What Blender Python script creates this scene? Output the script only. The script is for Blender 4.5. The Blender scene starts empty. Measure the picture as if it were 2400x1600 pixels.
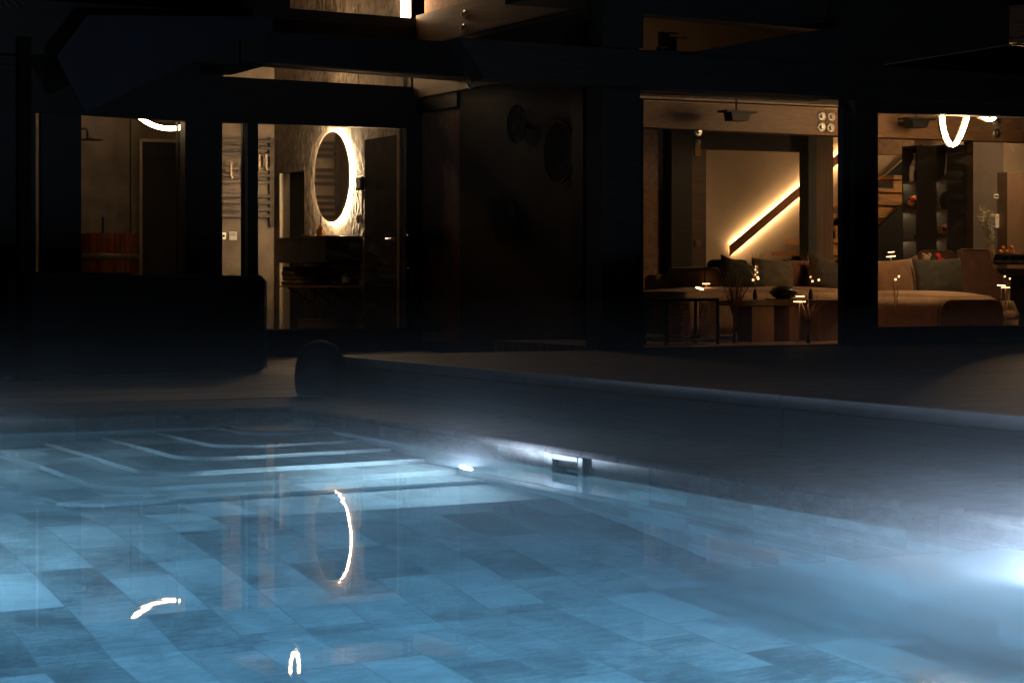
import bpy, bmesh, math, random
from mathutils import Vector, Matrix
random.seed(7)
SC = bpy.context.scene
COL = SC.collection

# ------------------------------------------------------------------ camera, world, exposure
F, H, CX, HY = 4800.0, 1.1, 1200.0, 655.0          # focal length in photo pixels, eye height above the water
TH = math.atan2(2470.0, F); S, C_ = math.sin(TH), math.cos(TH)
cam = bpy.data.cameras.new('camera'); camo = bpy.data.objects.new('camera', cam); COL.objects.link(camo)
cam.sensor_width = 36.0; cam.lens = 36.0 * F / 2400.0
cam.shift_y = -(800.0 - HY) / 2400.0
camo.location = (0, 0, H); camo.rotation_euler = (math.radians(90), 0, -TH)
cam.clip_start = 0.05; cam.clip_end = 400.0
SC.camera = camo
w = bpy.data.worlds.new('World'); SC.world = w; w.use_nodes = True
nt = w.node_tree; bg = nt.nodes['Background']
sky = nt.nodes.new('ShaderNodeTexSky'); sky.sky_type = 'NISHITA'; sky.sun_disc = False
sky.sun_elevation = math.radians(-6); sky.sun_rotation = math.radians(120)
nt.links.new(sky.outputs[0], bg.inputs[0]); bg.inputs[1].default_value = 0.004
SC.view_settings.view_transform = 'Standard'; SC.view_settings.look = 'None'
SC.view_settings.exposure = 0.0; SC.view_settings.gamma = 1.0; SC.view_settings.use_curve_mapping = False
cy = SC.cycles
cy.max_bounces = 10; cy.diffuse_bounces = 4; cy.glossy_bounces = 4; cy.transmission_bounces = 8
cy.transparent_max_bounces = 12; cy.volume_bounces = 1
cy.use_denoising = True; cy.sample_clamp_indirect = 4.0; cy.caustics_refractive = False; cy.caustics_reflective = False
cy.volume_step_rate = 3.0; cy.volume_max_steps = 128

# ------------------------------------------------------------------ photo geometry -> world points
def ray(px, py):
    u = (px - CX) / F
    return (S + C_ * u, C_ - S * u, (HY - py) / F)
def PY(px, py, Y):
    r = ray(px, py); t = Y / r[1]; return Vector((r[0] * t, Y, H + r[2] * t))
def PX(px, py, X):
    r = ray(px, py); t = X / r[0]; return Vector((X, r[1] * t, H + r[2] * t))
def PZ(px, py, z):
    r = ray(px, py); t = (z - H) / r[2]; return Vector((r[0] * t, r[1] * t, z))
def RY(x0, y0, x1, y1, Y):                          # photo rectangle on a plane Y -> X0, X1, Z0, Z1
    a = PY(x0, (y0 + y1) / 2, Y); b = PY(x1, (y0 + y1) / 2, Y)
    xm = (x0 + x1) / 2
    return a.x, b.x, PY(xm, y1, Y).z, PY(xm, y0, Y).z

# ------------------------------------------------------------------ materials
MATS = {}
def nodes(name):
    m = bpy.data.materials.new(name); m.use_nodes = True
    return m, m.node_tree.nodes, m.node_tree.links, m.node_tree.nodes['Principled BSDF']
def mat(name, col=(), rough=0.6, var=0.25, scale=8.0, bump=0.0, metal=0.0, stretch=(1, 1, 1), spec=0.5, detail=5.0, sheen=0.0, coat=0.0):
    if name in MATS: return MATS[name]
    m, N, L, P = nodes(name)
    tc = N.new('ShaderNodeTexCoord'); mp = N.new('ShaderNodeMapping'); mp.inputs['Scale'].default_value = stretch
    L.new(tc.outputs['Object'], mp.inputs['Vector'])
    nz = N.new('ShaderNodeTexNoise'); nz.inputs['Scale'].default_value = scale; nz.inputs['Detail'].default_value = detail
    L.new(mp.outputs[0], nz.inputs['Vector'])
    rp = N.new('ShaderNodeValToRGB')
    a = [max(0, c * (1 - var)) for c in col]; b = [min(1, c * (1 + var)) for c in col]
    rp.color_ramp.elements[0].color = (*a, 1); rp.color_ramp.elements[0].position = 0.3
    rp.color_ramp.elements[1].color = (*b, 1); rp.color_ramp.elements[1].position = 0.7
    L.new(nz.outputs['Fac'], rp.inputs[0]); L.new(rp.outputs[0], P.inputs['Base Color'])
    P.inputs['Roughness'].default_value = rough; P.inputs['Metallic'].default_value = metal
    P.inputs['Specular IOR Level'].default_value = spec
    if sheen: P.inputs['Sheen Weight'].default_value = sheen
    if coat: P.inputs['Coat Weight'].default_value = coat
    if bump:
        b_ = N.new('ShaderNodeBump'); b_.inputs['Strength'].default_value = bump; b_.inputs['Distance'].default_value = 0.02
        L.new(nz.outputs['Fac'], b_.inputs['Height']); L.new(b_.outputs[0], P.inputs['Normal'])
    MATS[name] = m; return m
def emat(name, col, strength):
    if name in MATS: return MATS[name]
    m, N, L, P = nodes(name)
    P.inputs['Base Color'].default_value = (.8, .8, .8, 1)
    P.inputs['Emission Color'].default_value = (*col, 1); P.inputs['Emission Strength'].default_value = strength
    MATS[name] = m; return m
def tile_mat(name, axes, length, height, light, dark, tint=(1, 1, 1), grout=0.3, rough=0.45, grain=(1, 4.5, 1)):
    """slate-look porcelain tiles, running bond; axes = which object axes carry the long and the short side"""
    m, N, L, P = nodes(name)
    tc = N.new('ShaderNodeTexCoord'); sp = N.new('ShaderNodeSeparateXYZ'); cb = N.new('ShaderNodeCombineXYZ')
    L.new(tc.outputs['Object'], sp.inputs[0])
    L.new(sp.outputs[axes[0]], cb.inputs[0]); L.new(sp.outputs[axes[1]], cb.inputs[1])
    br = N.new('ShaderNodeTexBrick'); br.inputs['Scale'].default_value = 1.0
    br.inputs['Brick Width'].default_value = length; br.inputs['Row Height'].default_value = height
    br.inputs['Mortar Size'].default_value = 0.0035; br.inputs['Mortar Smooth'].default_value = 0.2
    br.offset = 0.37; br.offset_frequency = 3
    br.inputs['Color1'].default_value = (0, 0, 0, 1); br.inputs['Color2'].default_value = (1, 1, 1, 1)
    br.inputs['Mortar'].default_value = (.5, .5, .5, 1)
    L.new(cb.outputs[0], br.inputs['Vector'])
    seed = N.new('ShaderNodeMath'); seed.operation = 'MULTIPLY'; seed.inputs[1].default_value = 37.0
    L.new(br.outputs['Color'], seed.inputs[0])
    def noise(scale, stretch, detail, rough_=0.6):
        mp = N.new('ShaderNodeMapping'); mp.inputs['Scale'].default_value = stretch
        L.new(cb.outputs[0], mp.inputs['Vector'])
        nz = N.new('ShaderNodeTexNoise'); nz.noise_dimensions = '4D'
        nz.inputs['Scale'].default_value = scale; nz.inputs['Detail'].default_value = detail
        nz.inputs['Roughness'].default_value = rough_; nz.inputs['Distortion'].default_value = 0.6
        L.new(mp.outputs[0], nz.inputs['Vector']); L.new(seed.outputs[0], nz.inputs['W']); return nz
    n1 = noise(2.2, (1, 1, 1), 3); n2 = noise(8, grain, 10, 0.8); n3 = noise(55, grain, 4)
    def mth(op, a, b):
        q = N.new('ShaderNodeMath'); q.operation = op
        for i, v in enumerate((a, b)):
            if isinstance(v, (int, float)): q.inputs[i].default_value = v
            else: L.new(v, q.inputs[i])
        return q.outputs[0]
    val = mth('ADD', mth('MULTIPLY', br.outputs['Color'], 0.46), mth('MULTIPLY', n1.outputs['Fac'], 1.1))
    val = mth('ADD', val, mth('MULTIPLY', n2.outputs['Fac'], 1.5)); val = mth('ADD', val, mth('MULTIPLY', n3.outputs['Fac'], 0.8))
    val = mth('SUBTRACT', val, 1.42)
    rp = N.new('ShaderNodeValToRGB'); e = rp.color_ramp.elements
    e[0].position = 0.22; e[0].color = (dark * 1.12, dark, dark * .88, 1); e[1].position = 0.85; e[1].color = (*[light * t for t in tint], 1)
    L.new(val, rp.inputs[0])
    mx = N.new('ShaderNodeMix'); mx.data_type = 'RGBA'; mx.inputs['B'].default_value = (*[grout * light] * 3, 1)
    L.new(br.outputs['Fac'], mx.inputs['Factor']); L.new(rp.outputs[0], mx.inputs['A'])
    L.new(mx.outputs['Result'], P.inputs['Base Color']); P.inputs['Roughness'].default_value = rough
    bp = N.new('ShaderNodeBump'); bp.inputs['Strength'].default_value = 0.35; bp.inputs['Distance'].default_value = 0.006
    L.new(n2.outputs['Fac'], bp.inputs['Height']); L.new(bp.outputs[0], P.inputs['Normal'])
    return m
def plank_mat(name, col, ax, rough=0.55, width=0.14, length=2.6, var=0.35):
    m, N, L, P = nodes(name); MATS[name] = m
    tc = N.new('ShaderNodeTexCoord'); sp = N.new('ShaderNodeSeparateXYZ'); cb = N.new('ShaderNodeCombineXYZ')
    L.new(tc.outputs['Object'], sp.inputs[0]); L.new(sp.outputs[ax[0]], cb.inputs[0]); L.new(sp.outputs[ax[1]], cb.inputs[1])
    br = N.new('ShaderNodeTexBrick'); br.inputs['Scale'].default_value = 1; br.inputs['Brick Width'].default_value = length
    br.inputs['Row Height'].default_value = width; br.inputs['Mortar Size'].default_value = 0.003; br.offset = 0.5
    br.inputs['Color1'].default_value = (*[c * (1 - var) for c in col], 1); br.inputs['Color2'].default_value = (*[c * (1 + var * .6) for c in col], 1)
    br.inputs['Mortar'].default_value = (*[c * .12 for c in col], 1); L.new(cb.outputs[0], br.inputs['Vector'])
    mp = N.new('ShaderNodeMapping'); mp.inputs['Scale'].default_value = (2.0, 45, 1); L.new(cb.outputs[0], mp.inputs['Vector'])
    nz = N.new('ShaderNodeTexNoise'); nz.inputs['Scale'].default_value = 1.6; nz.inputs['Detail'].default_value = 7; L.new(mp.outputs[0], nz.inputs['Vector'])
    rp = N.new('ShaderNodeValToRGB'); rp.color_ramp.elements[0].position = .3; rp.color_ramp.elements[1].position = .72
    rp.color_ramp.elements[0].color = (.4, .4, .4, 1); rp.color_ramp.elements[1].color = (1.35, 1.3, 1.25, 1); L.new(nz.outputs['Fac'], rp.inputs[0])
    mx = N.new('ShaderNodeMix'); mx.data_type = 'RGBA'; mx.blend_type = 'MULTIPLY'; mx.inputs['Factor'].default_value = 1
    L.new(br.outputs['Color'], mx.inputs['A']); L.new(rp.outputs[0], mx.inputs['B']); L.new(mx.outputs['Result'], P.inputs['Base Color'])
    bp = N.new('ShaderNodeBump'); bp.inputs['Strength'].default_value = .4; bp.inputs['Distance'].default_value = .004
    L.new(nz.outputs['Fac'], bp.inputs['Height']); L.new(bp.outputs[0], P.inputs['Normal'])
    P.inputs['Roughness'].default_value = rough; return m
def rock_mat():
    """fine plaster with bands of split-stone relief running diagonally"""
    m, N, L, P = nodes('stone_plaster')
    tc = N.new('ShaderNodeTexCoord'); mp = N.new('ShaderNodeMapping')
    mp.inputs['Rotation'].default_value = (math.radians(38), 0, 0); mp.inputs['Scale'].default_value = (1, 1.1, .42)
    L.new(tc.outputs['Object'], mp.inputs['Vector'])
    big = N.new('ShaderNodeTexNoise'); big.inputs['Scale'].default_value = .85; big.inputs['Detail'].default_value = 2; L.new(mp.outputs[0], big.inputs['Vector'])
    msk = N.new('ShaderNodeValToRGB'); msk.color_ramp.elements[0].position = .5; msk.color_ramp.elements[1].position = .6; L.new(big.outputs['Fac'], msk.inputs[0])
    vo = N.new('ShaderNodeTexNoise'); vo.inputs['Scale'].default_value = 7; vo.inputs['Detail'].default_value = 6; vo.inputs['Distortion'].default_value = 1.2; vo.noise_type = 'RIDGED_MULTIFRACTAL'
    L.new(mp.outputs[0], vo.inputs['Vector'])
    ml = N.new('ShaderNodeMath'); ml.operation = 'MULTIPLY'; L.new(msk.outputs[0], ml.inputs[0]); L.new(vo.outputs['Fac'], ml.inputs[1])
    fine = N.new('ShaderNodeTexNoise'); fine.inputs['Scale'].default_value = 9; fine.inputs['Detail'].default_value = 8; L.new(tc.outputs['Object'], fine.inputs['Vector'])
    ad = N.new('ShaderNodeMath'); ad.operation = 'MULTIPLY_ADD'; ad.inputs[1].default_value = .12; L.new(fine.outputs['Fac'], ad.inputs[0]); L.new(ml.outputs[0], ad.inputs[2])
    bp = N.new('ShaderNodeBump'); bp.inputs['Strength'].default_value = 1.0; bp.inputs['Distance'].default_value = .17
    L.new(ad.outputs[0], bp.inputs['Height']); L.new(bp.outputs[0], P.inputs['Normal'])
    rp = N.new('ShaderNodeValToRGB'); rp.color_ramp.elements[0].color = (.10, .077, .057, 1); rp.color_ramp.elements[1].color = (.25, .20, .15, 1)
    rp.color_ramp.elements[0].position = .3; rp.color_ramp.elements[1].position = .72
    L.new(fine.outputs['Fac'], rp.inputs[0]); L.new(rp.outputs[0], P.inputs['Base Color']); P.inputs['Roughness'].default_value = .8
    return m
def glass_mat(name, dirt=0.0):
    m, N, L, P = nodes(name); N.remove(P); out = N['Material Output']
    fr = N.new('ShaderNodeFresnel'); fr.inputs['IOR'].default_value = 1.5
    tr = N.new('ShaderNodeBsdfTransparent'); tr.inputs[0].default_value = (.9, .91, .9, 1)
    gl = N.new('ShaderNodeBsdfGlossy'); gl.inputs['Roughness'].default_value = .02
    mx = N.new('ShaderNodeMixShader'); L.new(fr.outputs[0], mx.inputs[0]); L.new(tr.outputs[0], mx.inputs[1]); L.new(gl.outputs[0], mx.inputs[2])
    last = mx
    if dirt:                                         # faint wiping marks on the pane
        tc = N.new('ShaderNodeTexCoord'); wv = N.new('ShaderNodeTexNoise'); wv.inputs['Scale'].default_value = 2.3; wv.inputs['Detail'].default_value = 6
        wv.inputs['Distortion'].default_value = 2.5; mp = N.new('ShaderNodeMapping'); mp.inputs['Scale'].default_value = (1, 1, 2.6); mp.inputs['Rotation'].default_value = (0, .5, 0)
        L.new(tc.outputs['Object'], mp.inputs[0]); L.new(mp.outputs[0], wv.inputs['Vector'])
        rp = N.new('ShaderNodeValToRGB'); rp.color_ramp.elements[0].position = .5; rp.color_ramp.elements[1].position = .8
        rp.color_ramp.elements[1].color = (dirt, dirt, dirt, 1); L.new(wv.outputs['Fac'], rp.inputs[0])
        df = N.new('ShaderNodeBsdfTranslucent'); df.inputs[0].default_value = (.7, .7, .7, 1)
        m2 = N.new('ShaderNodeMixShader'); L.new(rp.outputs[0], m2.inputs[0]); L.new(mx.outputs[0], m2.inputs[1]); L.new(df.outputs[0], m2.inputs[2]); last = m2
    L.new(last.outputs[0], out.inputs[0]); return m
def water_mat():
    m, N, L, P = nodes('pool_water'); N.remove(P); out = N['Material Output']
    fr = N.new('ShaderNodeFresnel'); fr.inputs['IOR'].default_value = 1.333
    rf = N.new('ShaderNodeBsdfRefraction'); rf.inputs['IOR'].default_value = 1.333; rf.inputs['Roughness'].default_value = 0.0
    gl = N.new('ShaderNodeBsdfGlossy'); gl.inputs['Roughness'].default_value = 0.022
    tc = N.new('ShaderNodeTexCoord'); nz = N.new('ShaderNodeTexNoise'); nz.inputs['Scale'].default_value = 3.0; nz.inputs['Detail'].default_value = 2
    L.new(tc.outputs['Object'], nz.inputs['Vector'])
    sp = N.new('ShaderNodeSeparateXYZ'); L.new(tc.outputs['Object'], sp.inputs[0])     # the return jets ruffle the right hand side
    rr = N.new('ShaderNodeMapRange'); rr.interpolation_type = 'SMOOTHSTEP'; rr.inputs[1].default_value = 3.3; rr.inputs[2].default_value = 3.9; rr.inputs[3].default_value = 0; rr.inputs[4].default_value = 1
    L.new(sp.outputs[0], rr.inputs[0])
    r2 = N.new('ShaderNodeMapRange'); r2.interpolation_type = 'SMOOTHSTEP'; r2.inputs[1].default_value = 6.2; r2.inputs[2].default_value = 6.9; r2.inputs[3].default_value = .5; r2.inputs[4].default_value = 0
    L.new(sp.outputs[1], r2.inputs[0]); mm = N.new('ShaderNodeMath'); mm.operation = 'MULTIPLY_ADD'; mm.inputs[2].default_value = .012
    L.new(rr.outputs[0], mm.inputs[0]); L.new(r2.outputs[0], mm.inputs[1]); L.new(mm.outputs[0], gl.inputs['Roughness'])
    bp = N.new('ShaderNodeBump'); bp.inputs['Strength'].default_value = .03; bp.inputs['Distance'].default_value = .01; L.new(nz.outputs['Fac'], bp.inputs['Height'])
    L.new(bp.outputs[0], gl.inputs['Normal'])
    mx = N.new('ShaderNodeMixShader'); L.new(fr.outputs[0], mx.inputs[0]); L.new(rf.outputs[0], mx.inputs[1]); L.new(gl.outputs[0], mx.inputs[2])
    L.new(mx.outputs[0], out.inputs[0])
    va = N.new('ShaderNodeVolumeAbsorption'); va.inputs[0].default_value = (.17, .70, .92, 1); va.inputs[1].default_value = .26
    vs = N.new('ShaderNodeVolumeScatter'); vs.inputs['Color'].default_value = (.55, .8, 1, 1); vs.inputs['Density'].default_value = .032; vs.inputs['Anisotropy'].default_value = .35
    av = N.new('ShaderNodeAddShader'); L.new(va.outputs[0], av.inputs[0]); L.new(vs.outputs[0], av.inputs[1])
    L.new(av.outputs[0], out.inputs['Volume']); return m
def mist_mat():
    m, N, L, P = nodes('pool_mist'); N.remove(P); out = N['Material Output']
    tc = N.new('ShaderNodeTexCoord'); sp = N.new('ShaderNodeSeparateXYZ'); L.new(tc.outputs['Object'], sp.inputs[0])
    ex = N.new('ShaderNodeMath'); ex.operation = 'MULTIPLY'; ex.inputs[1].default_value = -6.2; L.new(sp.outputs[2], ex.inputs[0])
    e2 = N.new('ShaderNodeMath'); e2.operation = 'EXPONENT'; L.new(ex.outputs[0], e2.inputs[0])
    mp = N.new('ShaderNodeMapping'); mp.inputs['Scale'].default_value = (.8, .8, 2.2); L.new(tc.outputs['Object'], mp.inputs[0])
    nz = N.new('ShaderNodeTexNoise'); nz.inputs['Scale'].default_value = 1.0; nz.inputs['Detail'].default_value = 3; L.new(mp.outputs[0], nz.inputs['Vector'])
    mr = N.new('ShaderNodeMapRange'); mr.inputs[1].default_value = .3; mr.inputs[2].default_value = .7; mr.inputs[3].default_value = .25; mr.inputs[4].default_value = 1.5
    L.new(nz.outputs['Fac'], mr.inputs[0])
    m1 = N.new('ShaderNodeMath'); m1.operation = 'MULTIPLY'; L.new(e2.outputs[0], m1.inputs[0]); L.new(mr.outputs[0], m1.inputs[1])
    m2 = N.new('ShaderNodeMath'); m2.operation = 'MULTIPLY'; m2.inputs[1].default_value = MIST_D; L.new(m1.outputs[0], m2.inputs[0])
    pv = N.new('ShaderNodeVolumePrincipled'); pv.inputs['Color'].default_value = (.9, .95, 1, 1); pv.inputs['Anisotropy'].default_value = .2
    L.new(m2.outputs[0], pv.inputs['Density']); L.new(pv.outputs[0], out.inputs['Volume']); return m
MIST_D = 0.125

BLACK = mat('charcoal_paint', (.012, .012, .013), .55, .2, 6)
BLACKW = mat('black_stained_timber', (.014, .013, .012), .6, .35, 5, .15, stretch=(.4, .4, 6))
DARKT = mat('dark_render', (.065, .052, .042), .8, .25, 30, .2)
TAN = mat('tan_timber', (.21, .125, .07), .5, .2, 3, .1, stretch=(3, .5, 14))
OAK = mat('oak_wood', (.42, .22, .08), .45, .3, 3, .1, stretch=(1, 6, 14))
CREAM = mat('cream_wall', (.72, .58, .43), .85, .06, 4)
CONC = mat('concrete_tile', (.23, .175, .125), .6, .3, 3.5, .15, detail=9)
BROWNW = mat('brown_wall', (.34, .21, .135), .8, .25, 14, .2)
CHROME = mat('polished_steel', (.75, .72, .68), .3, .05, 10, metal=1)
BRUSH = mat('brushed_bronze', (.33, .25, .18), .4, .15, 10, metal=.6)
WHITEP = mat('white_plastic', (.75, .74, .7), .4, .04, 10)
GLASS = glass_mat('window_glass'); GLASSD = glass_mat('wiped_window_glass', .012)
ROCK = rock_mat()
SOFA = mat('beige_velvet', (.42, .26, .15), .9, .18, 10, .1, sheen=.3)
VELVET = mat('brown_velvet', (.11, .048, .028), .85, .25, 7, .1, sheen=.4)
DARKC = mat('dark_green_fabric', (.045, .045, .036), .9, .25, 14, .2)
GREYC = mat('grey_fabric', (.19, .155, .12), .9, .2, 12, .2)
WARM = (1.0, .60, .27); MIRW = (1.0, .70, .40); POOLW = (.76, .90, 1.0)

# ------------------------------------------------------------------ mesh helpers
def bmnew(): return bmesh.new()
def box(bm, x0, x1, y0, y1, z0, z1, bev=0.0):
    x0, x1 = min(x0, x1), max(x0, x1); y0, y1 = min(y0, y1), max(y0, y1); z0, z1 = min(z0, z1), max(z0, z1)
    r = bmesh.ops.create_cube(bm, size=1.0)
    bmesh.ops.transform(bm, matrix=Matrix.Translation(((x0 + x1) / 2, (y0 + y1) / 2, (z0 + z1) / 2)) @ Matrix.Diagonal((x1 - x0, y1 - y0, z1 - z0, 1)), verts=r['verts'])
    if bev:
        es = list({e for v in r['verts'] for e in v.link_edges})
        bmesh.ops.bevel(bm, geom=es, offset=bev, segments=2, profile=.5, affect='EDGES')
    return bm
def recalc(bm, n0):
    bm.faces.ensure_lookup_table(); bmesh.ops.recalc_face_normals(bm, faces=bm.faces[n0:])
def prism(bm, pts, d):
    """closed polygon pts swept by the vector d"""
    n0 = len(bm.faces)
    a = [bm.verts.new(p) for p in pts]; b = [bm.verts.new(Vector(p) + Vector(d)) for p in pts]
    bm.faces.new(a); bm.faces.new(list(reversed(b)))
    for i in range(len(a)):
        j = (i + 1) % len(a); bm.faces.new((a[i], b[i], b[j], a[j]))
    recalc(bm, n0); return bm
def quad(bm, *p): bm.faces.new([bm.verts.new(q) for q in p]); return bm
def tube(bm, pts, r, seg=10, closed=False, caps=True):
    n0 = len(bm.faces)
    pts = [Vector(p) for p in pts]; n = len(pts); rings = []; up0 = None
    for i in range(n):
        a = pts[(i - 1) % n] if closed or i > 0 else pts[i]; b = pts[(i + 1) % n] if closed or i < n - 1 else pts[i]
        d = (b - a).normalized()
        if up0 is None: up0 = d.orthogonal().normalized()
        up0 = (up0 - d * up0.dot(d)).normalized(); s = d.cross(up0)
        ri = r[i] if isinstance(r, (list, tuple)) else r
        rings.append([bm.verts.new(pts[i] + (up0 * math.cos(k * 2 * math.pi / seg) + s * math.sin(k * 2 * math.pi / seg)) * ri) for k in range(seg)])
    for i in range(n if closed else n - 1):
        A, B = rings[i], rings[(i + 1) % n]
        for k in range(seg): bm.faces.new((A[k], A[(k + 1) % seg], B[(k + 1) % seg], B[k]))
    if caps and not closed: bm.faces.new(list(reversed(rings[0]))); bm.faces.new(rings[-1])
    recalc(bm, n0); return bm
def lathe(bm, prof, c, seg=28, axis='Z', cap=True):
    n0 = len(bm.faces)
    rings = []
    for r, h in prof:
        ring = []
        for k in range(seg):
            a = k * 2 * math.pi / seg
            p = Vector((r * math.cos(a), r * math.sin(a), h))
            if axis == 'X': p = Vector((p.z, p.x, p.y))
            if axis == 'Y': p = Vector((p.x, p.z, p.y))
            ring.append(bm.verts.new(Vector(c) + p))
        rings.append(ring)
    for i in range(len(rings) - 1):
        for k in range(seg): bm.faces.new((rings[i][k], rings[i][(k + 1) % seg], rings[i + 1][(k + 1) % seg], rings[i + 1][k]))
    if cap: bm.faces.new(list(reversed(rings[0]))); bm.faces.new(rings[-1])
    recalc(bm, n0); return bm
def pillow(bm, c, w_, h_, d_, yaw=0.0, lean=0.0, roll=0.0, n=14, pinch=.72):
    n0 = len(bm.faces)
    M = Matrix.Translation(c) @ Matrix.Rotation(yaw, 4, 'Z') @ Matrix.Rotation(lean, 4, 'X') @ Matrix.Rotation(roll, 4, 'Y')
    g = {}
    for s in (1, -1):
        for i in range(n + 1):
            for j in range(n + 1):
                if s == -1 and (i in (0, n) or j in (0, n)): g[s, i, j] = g[1, i, j]; continue
                a = i / n * 2 - 1; b = j / n * 2 - 1
                e = max(0, (1 - abs(a) ** 2.6) * (1 - abs(b) ** 2.6)) ** .55
                k = 1 - .06 * (1 - a * a) * abs(b) ** 6; l = 1 - .06 * (1 - b * b) * abs(a) ** 6
                wr = 1 + .05 * math.sin(7 * a + 3 * b + c[0] * 9) + .04 * math.sin(11 * b - 5 * a)
                g[s, i, j] = bm.verts.new(M @ Vector((a * w_ / 2 * l, s * d_ / 2 * e * wr, b * h_ / 2 * k)))
    for s in (1, -1):
        for i in range(n):
            for j in range(n): bm.faces.new((g[s, i, j], g[s, i + 1, j], g[s, i + 1, j + 1], g[s, i, j + 1]))
    recalc(bm, n0); return bm
def sph(bm, c, r, sx=1, sy=1, sz=1, u=16, v=10):
    bmesh.ops.create_uvsphere(bm, u_segments=u, v_segments=v, radius=1.0, matrix=Matrix.Translation(c) @ Matrix.Diagonal((r * sx, r * sy, r * sz, 1))); return bm

# ------------------------------------------------------------------ objects
ROOT = {}
def thing(name, label, cat, loc, group=None):
    o = bpy.data.objects.new(name, None); COL.objects.link(o); o.location = loc; o.empty_display_size = .1
    o['label'] = label; o['category'] = cat
    if group: o['group'] = group
    ROOT[o.name] = Vector(loc); return o
def obj(name, bm, m, parent=None, smooth=False, label=None):
    """links a bmesh built in world coordinates as ONE mesh object"""
    off = Vector((0, 0, 0)); p = parent
    while p is not None:
        if p.parent is None: off = ROOT.get(p.name, Vector(p.location))
        p = p.parent
    own = Vector((0, 0, 0))
    if parent is None and bm.verts:
        zs = min(v.co.z for v in bm.verts); own = sum((v.co for v in bm.verts), Vector()) / len(bm.verts); own.z = zs
        if name in WORLD0: own = Vector((0, 0, 0))
    for v in bm.verts: v.co -= off + own
    me = bpy.data.meshes.new(name); bm.to_mesh(me); bm.free()
    for mm in (m if isinstance(m, (list, tuple)) else [m]): me.materials.append(mm)
    if smooth:
        for f in me.polygons: f.use_smooth = True
    o = bpy.data.objects.new(name, me); COL.objects.link(o)
    if parent is not None: o.parent = parent
    else: o.location = own
    if label: o['label'] = label
    return o
WORLD0 = {'pool_floor', 'pool_wall', 'pool_steps', 'water', 'mist', 'deck', 'terrace', 'ground', 'coping', 'floor'}
def tag(o, label, cat, group=None, kind=None):
    if label: o['label'] = label
    if cat: o['category'] = cat
    if group: o['group'] = group
    if kind: o['kind'] = kind
    return o
def struct(o): o['kind'] = 'structure'; return o
def light(name, kind, loc, energy, col, parent=None, size=.1, rot=None, sx=None):
    l = bpy.data.lights.new(name, kind); l.energy = energy; l.color = col
    if kind == 'AREA':
        l.size = size
        if sx: l.shape = 'RECTANGLE'; l.size_y = sx
    else: l.shadow_soft_size = size
    o = bpy.data.objects.new(name, l); COL.objects.link(o)
    o.location = Vector(loc) - (ROOT[parent.name] if parent else Vector())
    if rot: o.rotation_euler = rot
    if parent: o.parent = parent
    return o
def copy_tree(o, loc=None, label=None):
    c = o.copy(); COL.objects.link(c)
    if loc is not None: c.location = loc; ROOT[c.name] = Vector(loc)
    if label: c['label'] = label
    for ch in list(o.children):
        d = ch.copy(); COL.objects.link(d); d.parent = c
        for g in list(ch.children):
            e = g.copy(); COL.objects.link(e); e.parent = d
    return c

# ================================================================== POOL
XR, YB, XL, YN = 5.65, 14.62, 0.9, 0.6              # right wall, back wall, left wall, near wall
ZD, ZL, ZC = 0.44, 0.14, 0.135                      # deck, low terrace, coping top
T_F = tile_mat('slate_floor_tile', (1, 0), .6, .3, .40, .06, (.95, 1, 1), grain=(4.5, 1, 1))
T_X = tile_mat('slate_wall_tile_side', (1, 2), .6, .3, .40, .10, (.95, 1, 1))
T_Y = tile_mat('slate_wall_tile_end', (0, 2), .6, .3, .40, .10, (.95, 1, 1))
prof = [(YB, -1.4), (10.45, -1.4), (8.3, -2.35), (YN, -2.35)]
bm = bmnew()
for (a, za), (b, zb) in zip(prof, prof[1:]):
    quad(bm, (XL, b, zb), (XR, b, zb), (XR, a, za), (XL, a, za))
struct(obj('pool_floor', bm, T_F))
SK0, SK1, SKZ = 10.10, 10.42, (-.10, .068)          # opening of the skimmer in the right wall
bm = bmnew()
def wx(y0, y1, z0, z1): quad(bm, (XR, y0, z0), (XR, y1, z0), (XR, y1, z1), (XR, y0, z1))
wx(YN, SK0, -2.4, .1); wx(SK1, YB, -2.4, .1); wx(SK0, SK1, -2.4, SKZ[0]); wx(SK0, SK1, SKZ[1], .1)
quad(bm, (XL, YN, -2.4), (XL, YB, -2.4), (XL, YB, .1), (XL, YN, .1))
n_x = len(bm.faces)
quad(bm, (XL, YB, -2.4), (XR, YB, -2.4), (XR, YB, .1), (XL, YB, .1)); quad(bm, (XL, YN, -2.4), (XR, YN, -2.4), (XR, YN, .1), (XL, YN, .1))
bm.faces.ensure_lookup_table()
for i, f in enumerate(bm.faces): f.material_index = 0 if i < n_x else 1
struct(obj('pool_wall', bm, [T_X, T_Y]))
# steps in the far right corner, each a quarter plateau with a rounded corner
XS = [5.04, 4.575, 4.165, 3.745, 3.35, 2.945]; YS = [13.84, 13.13, 12.66, 12.1, 11.6, 11.22]; ZS = [.018, -.25, -.5, -.75, -1.0, -1.25]
bm = bmnew()
for i, (x, y, z) in enumerate(zip(XS, YS, ZS)):
    r = .34 if i else .3; tilt = .12
    pl = [(x, YB - .002)] + [(x + r - r * math.cos(a), y + r - r * math.sin(a)) for a in [k * math.pi / 2 / 12 for k in range(13)]]
    pl += [(XR - .003, y + tilt)]; pl += [(XR - .003, YB - .002)]
    zb = ZS[i + 1] - .0 if i < 5 else -1.45
    prism(bm, [(px_, py_, zb) for px_, py_ in pl], (0, 0, z - zb))
for f in bm.faces:
    n = f.normal; f.material_index = 0 if abs(n.z) > .5 else (1 if abs(n.x) > abs(n.y) else 2)
struct(obj('pool_steps', bm, [T_F, T_X, T_Y]))
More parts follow.
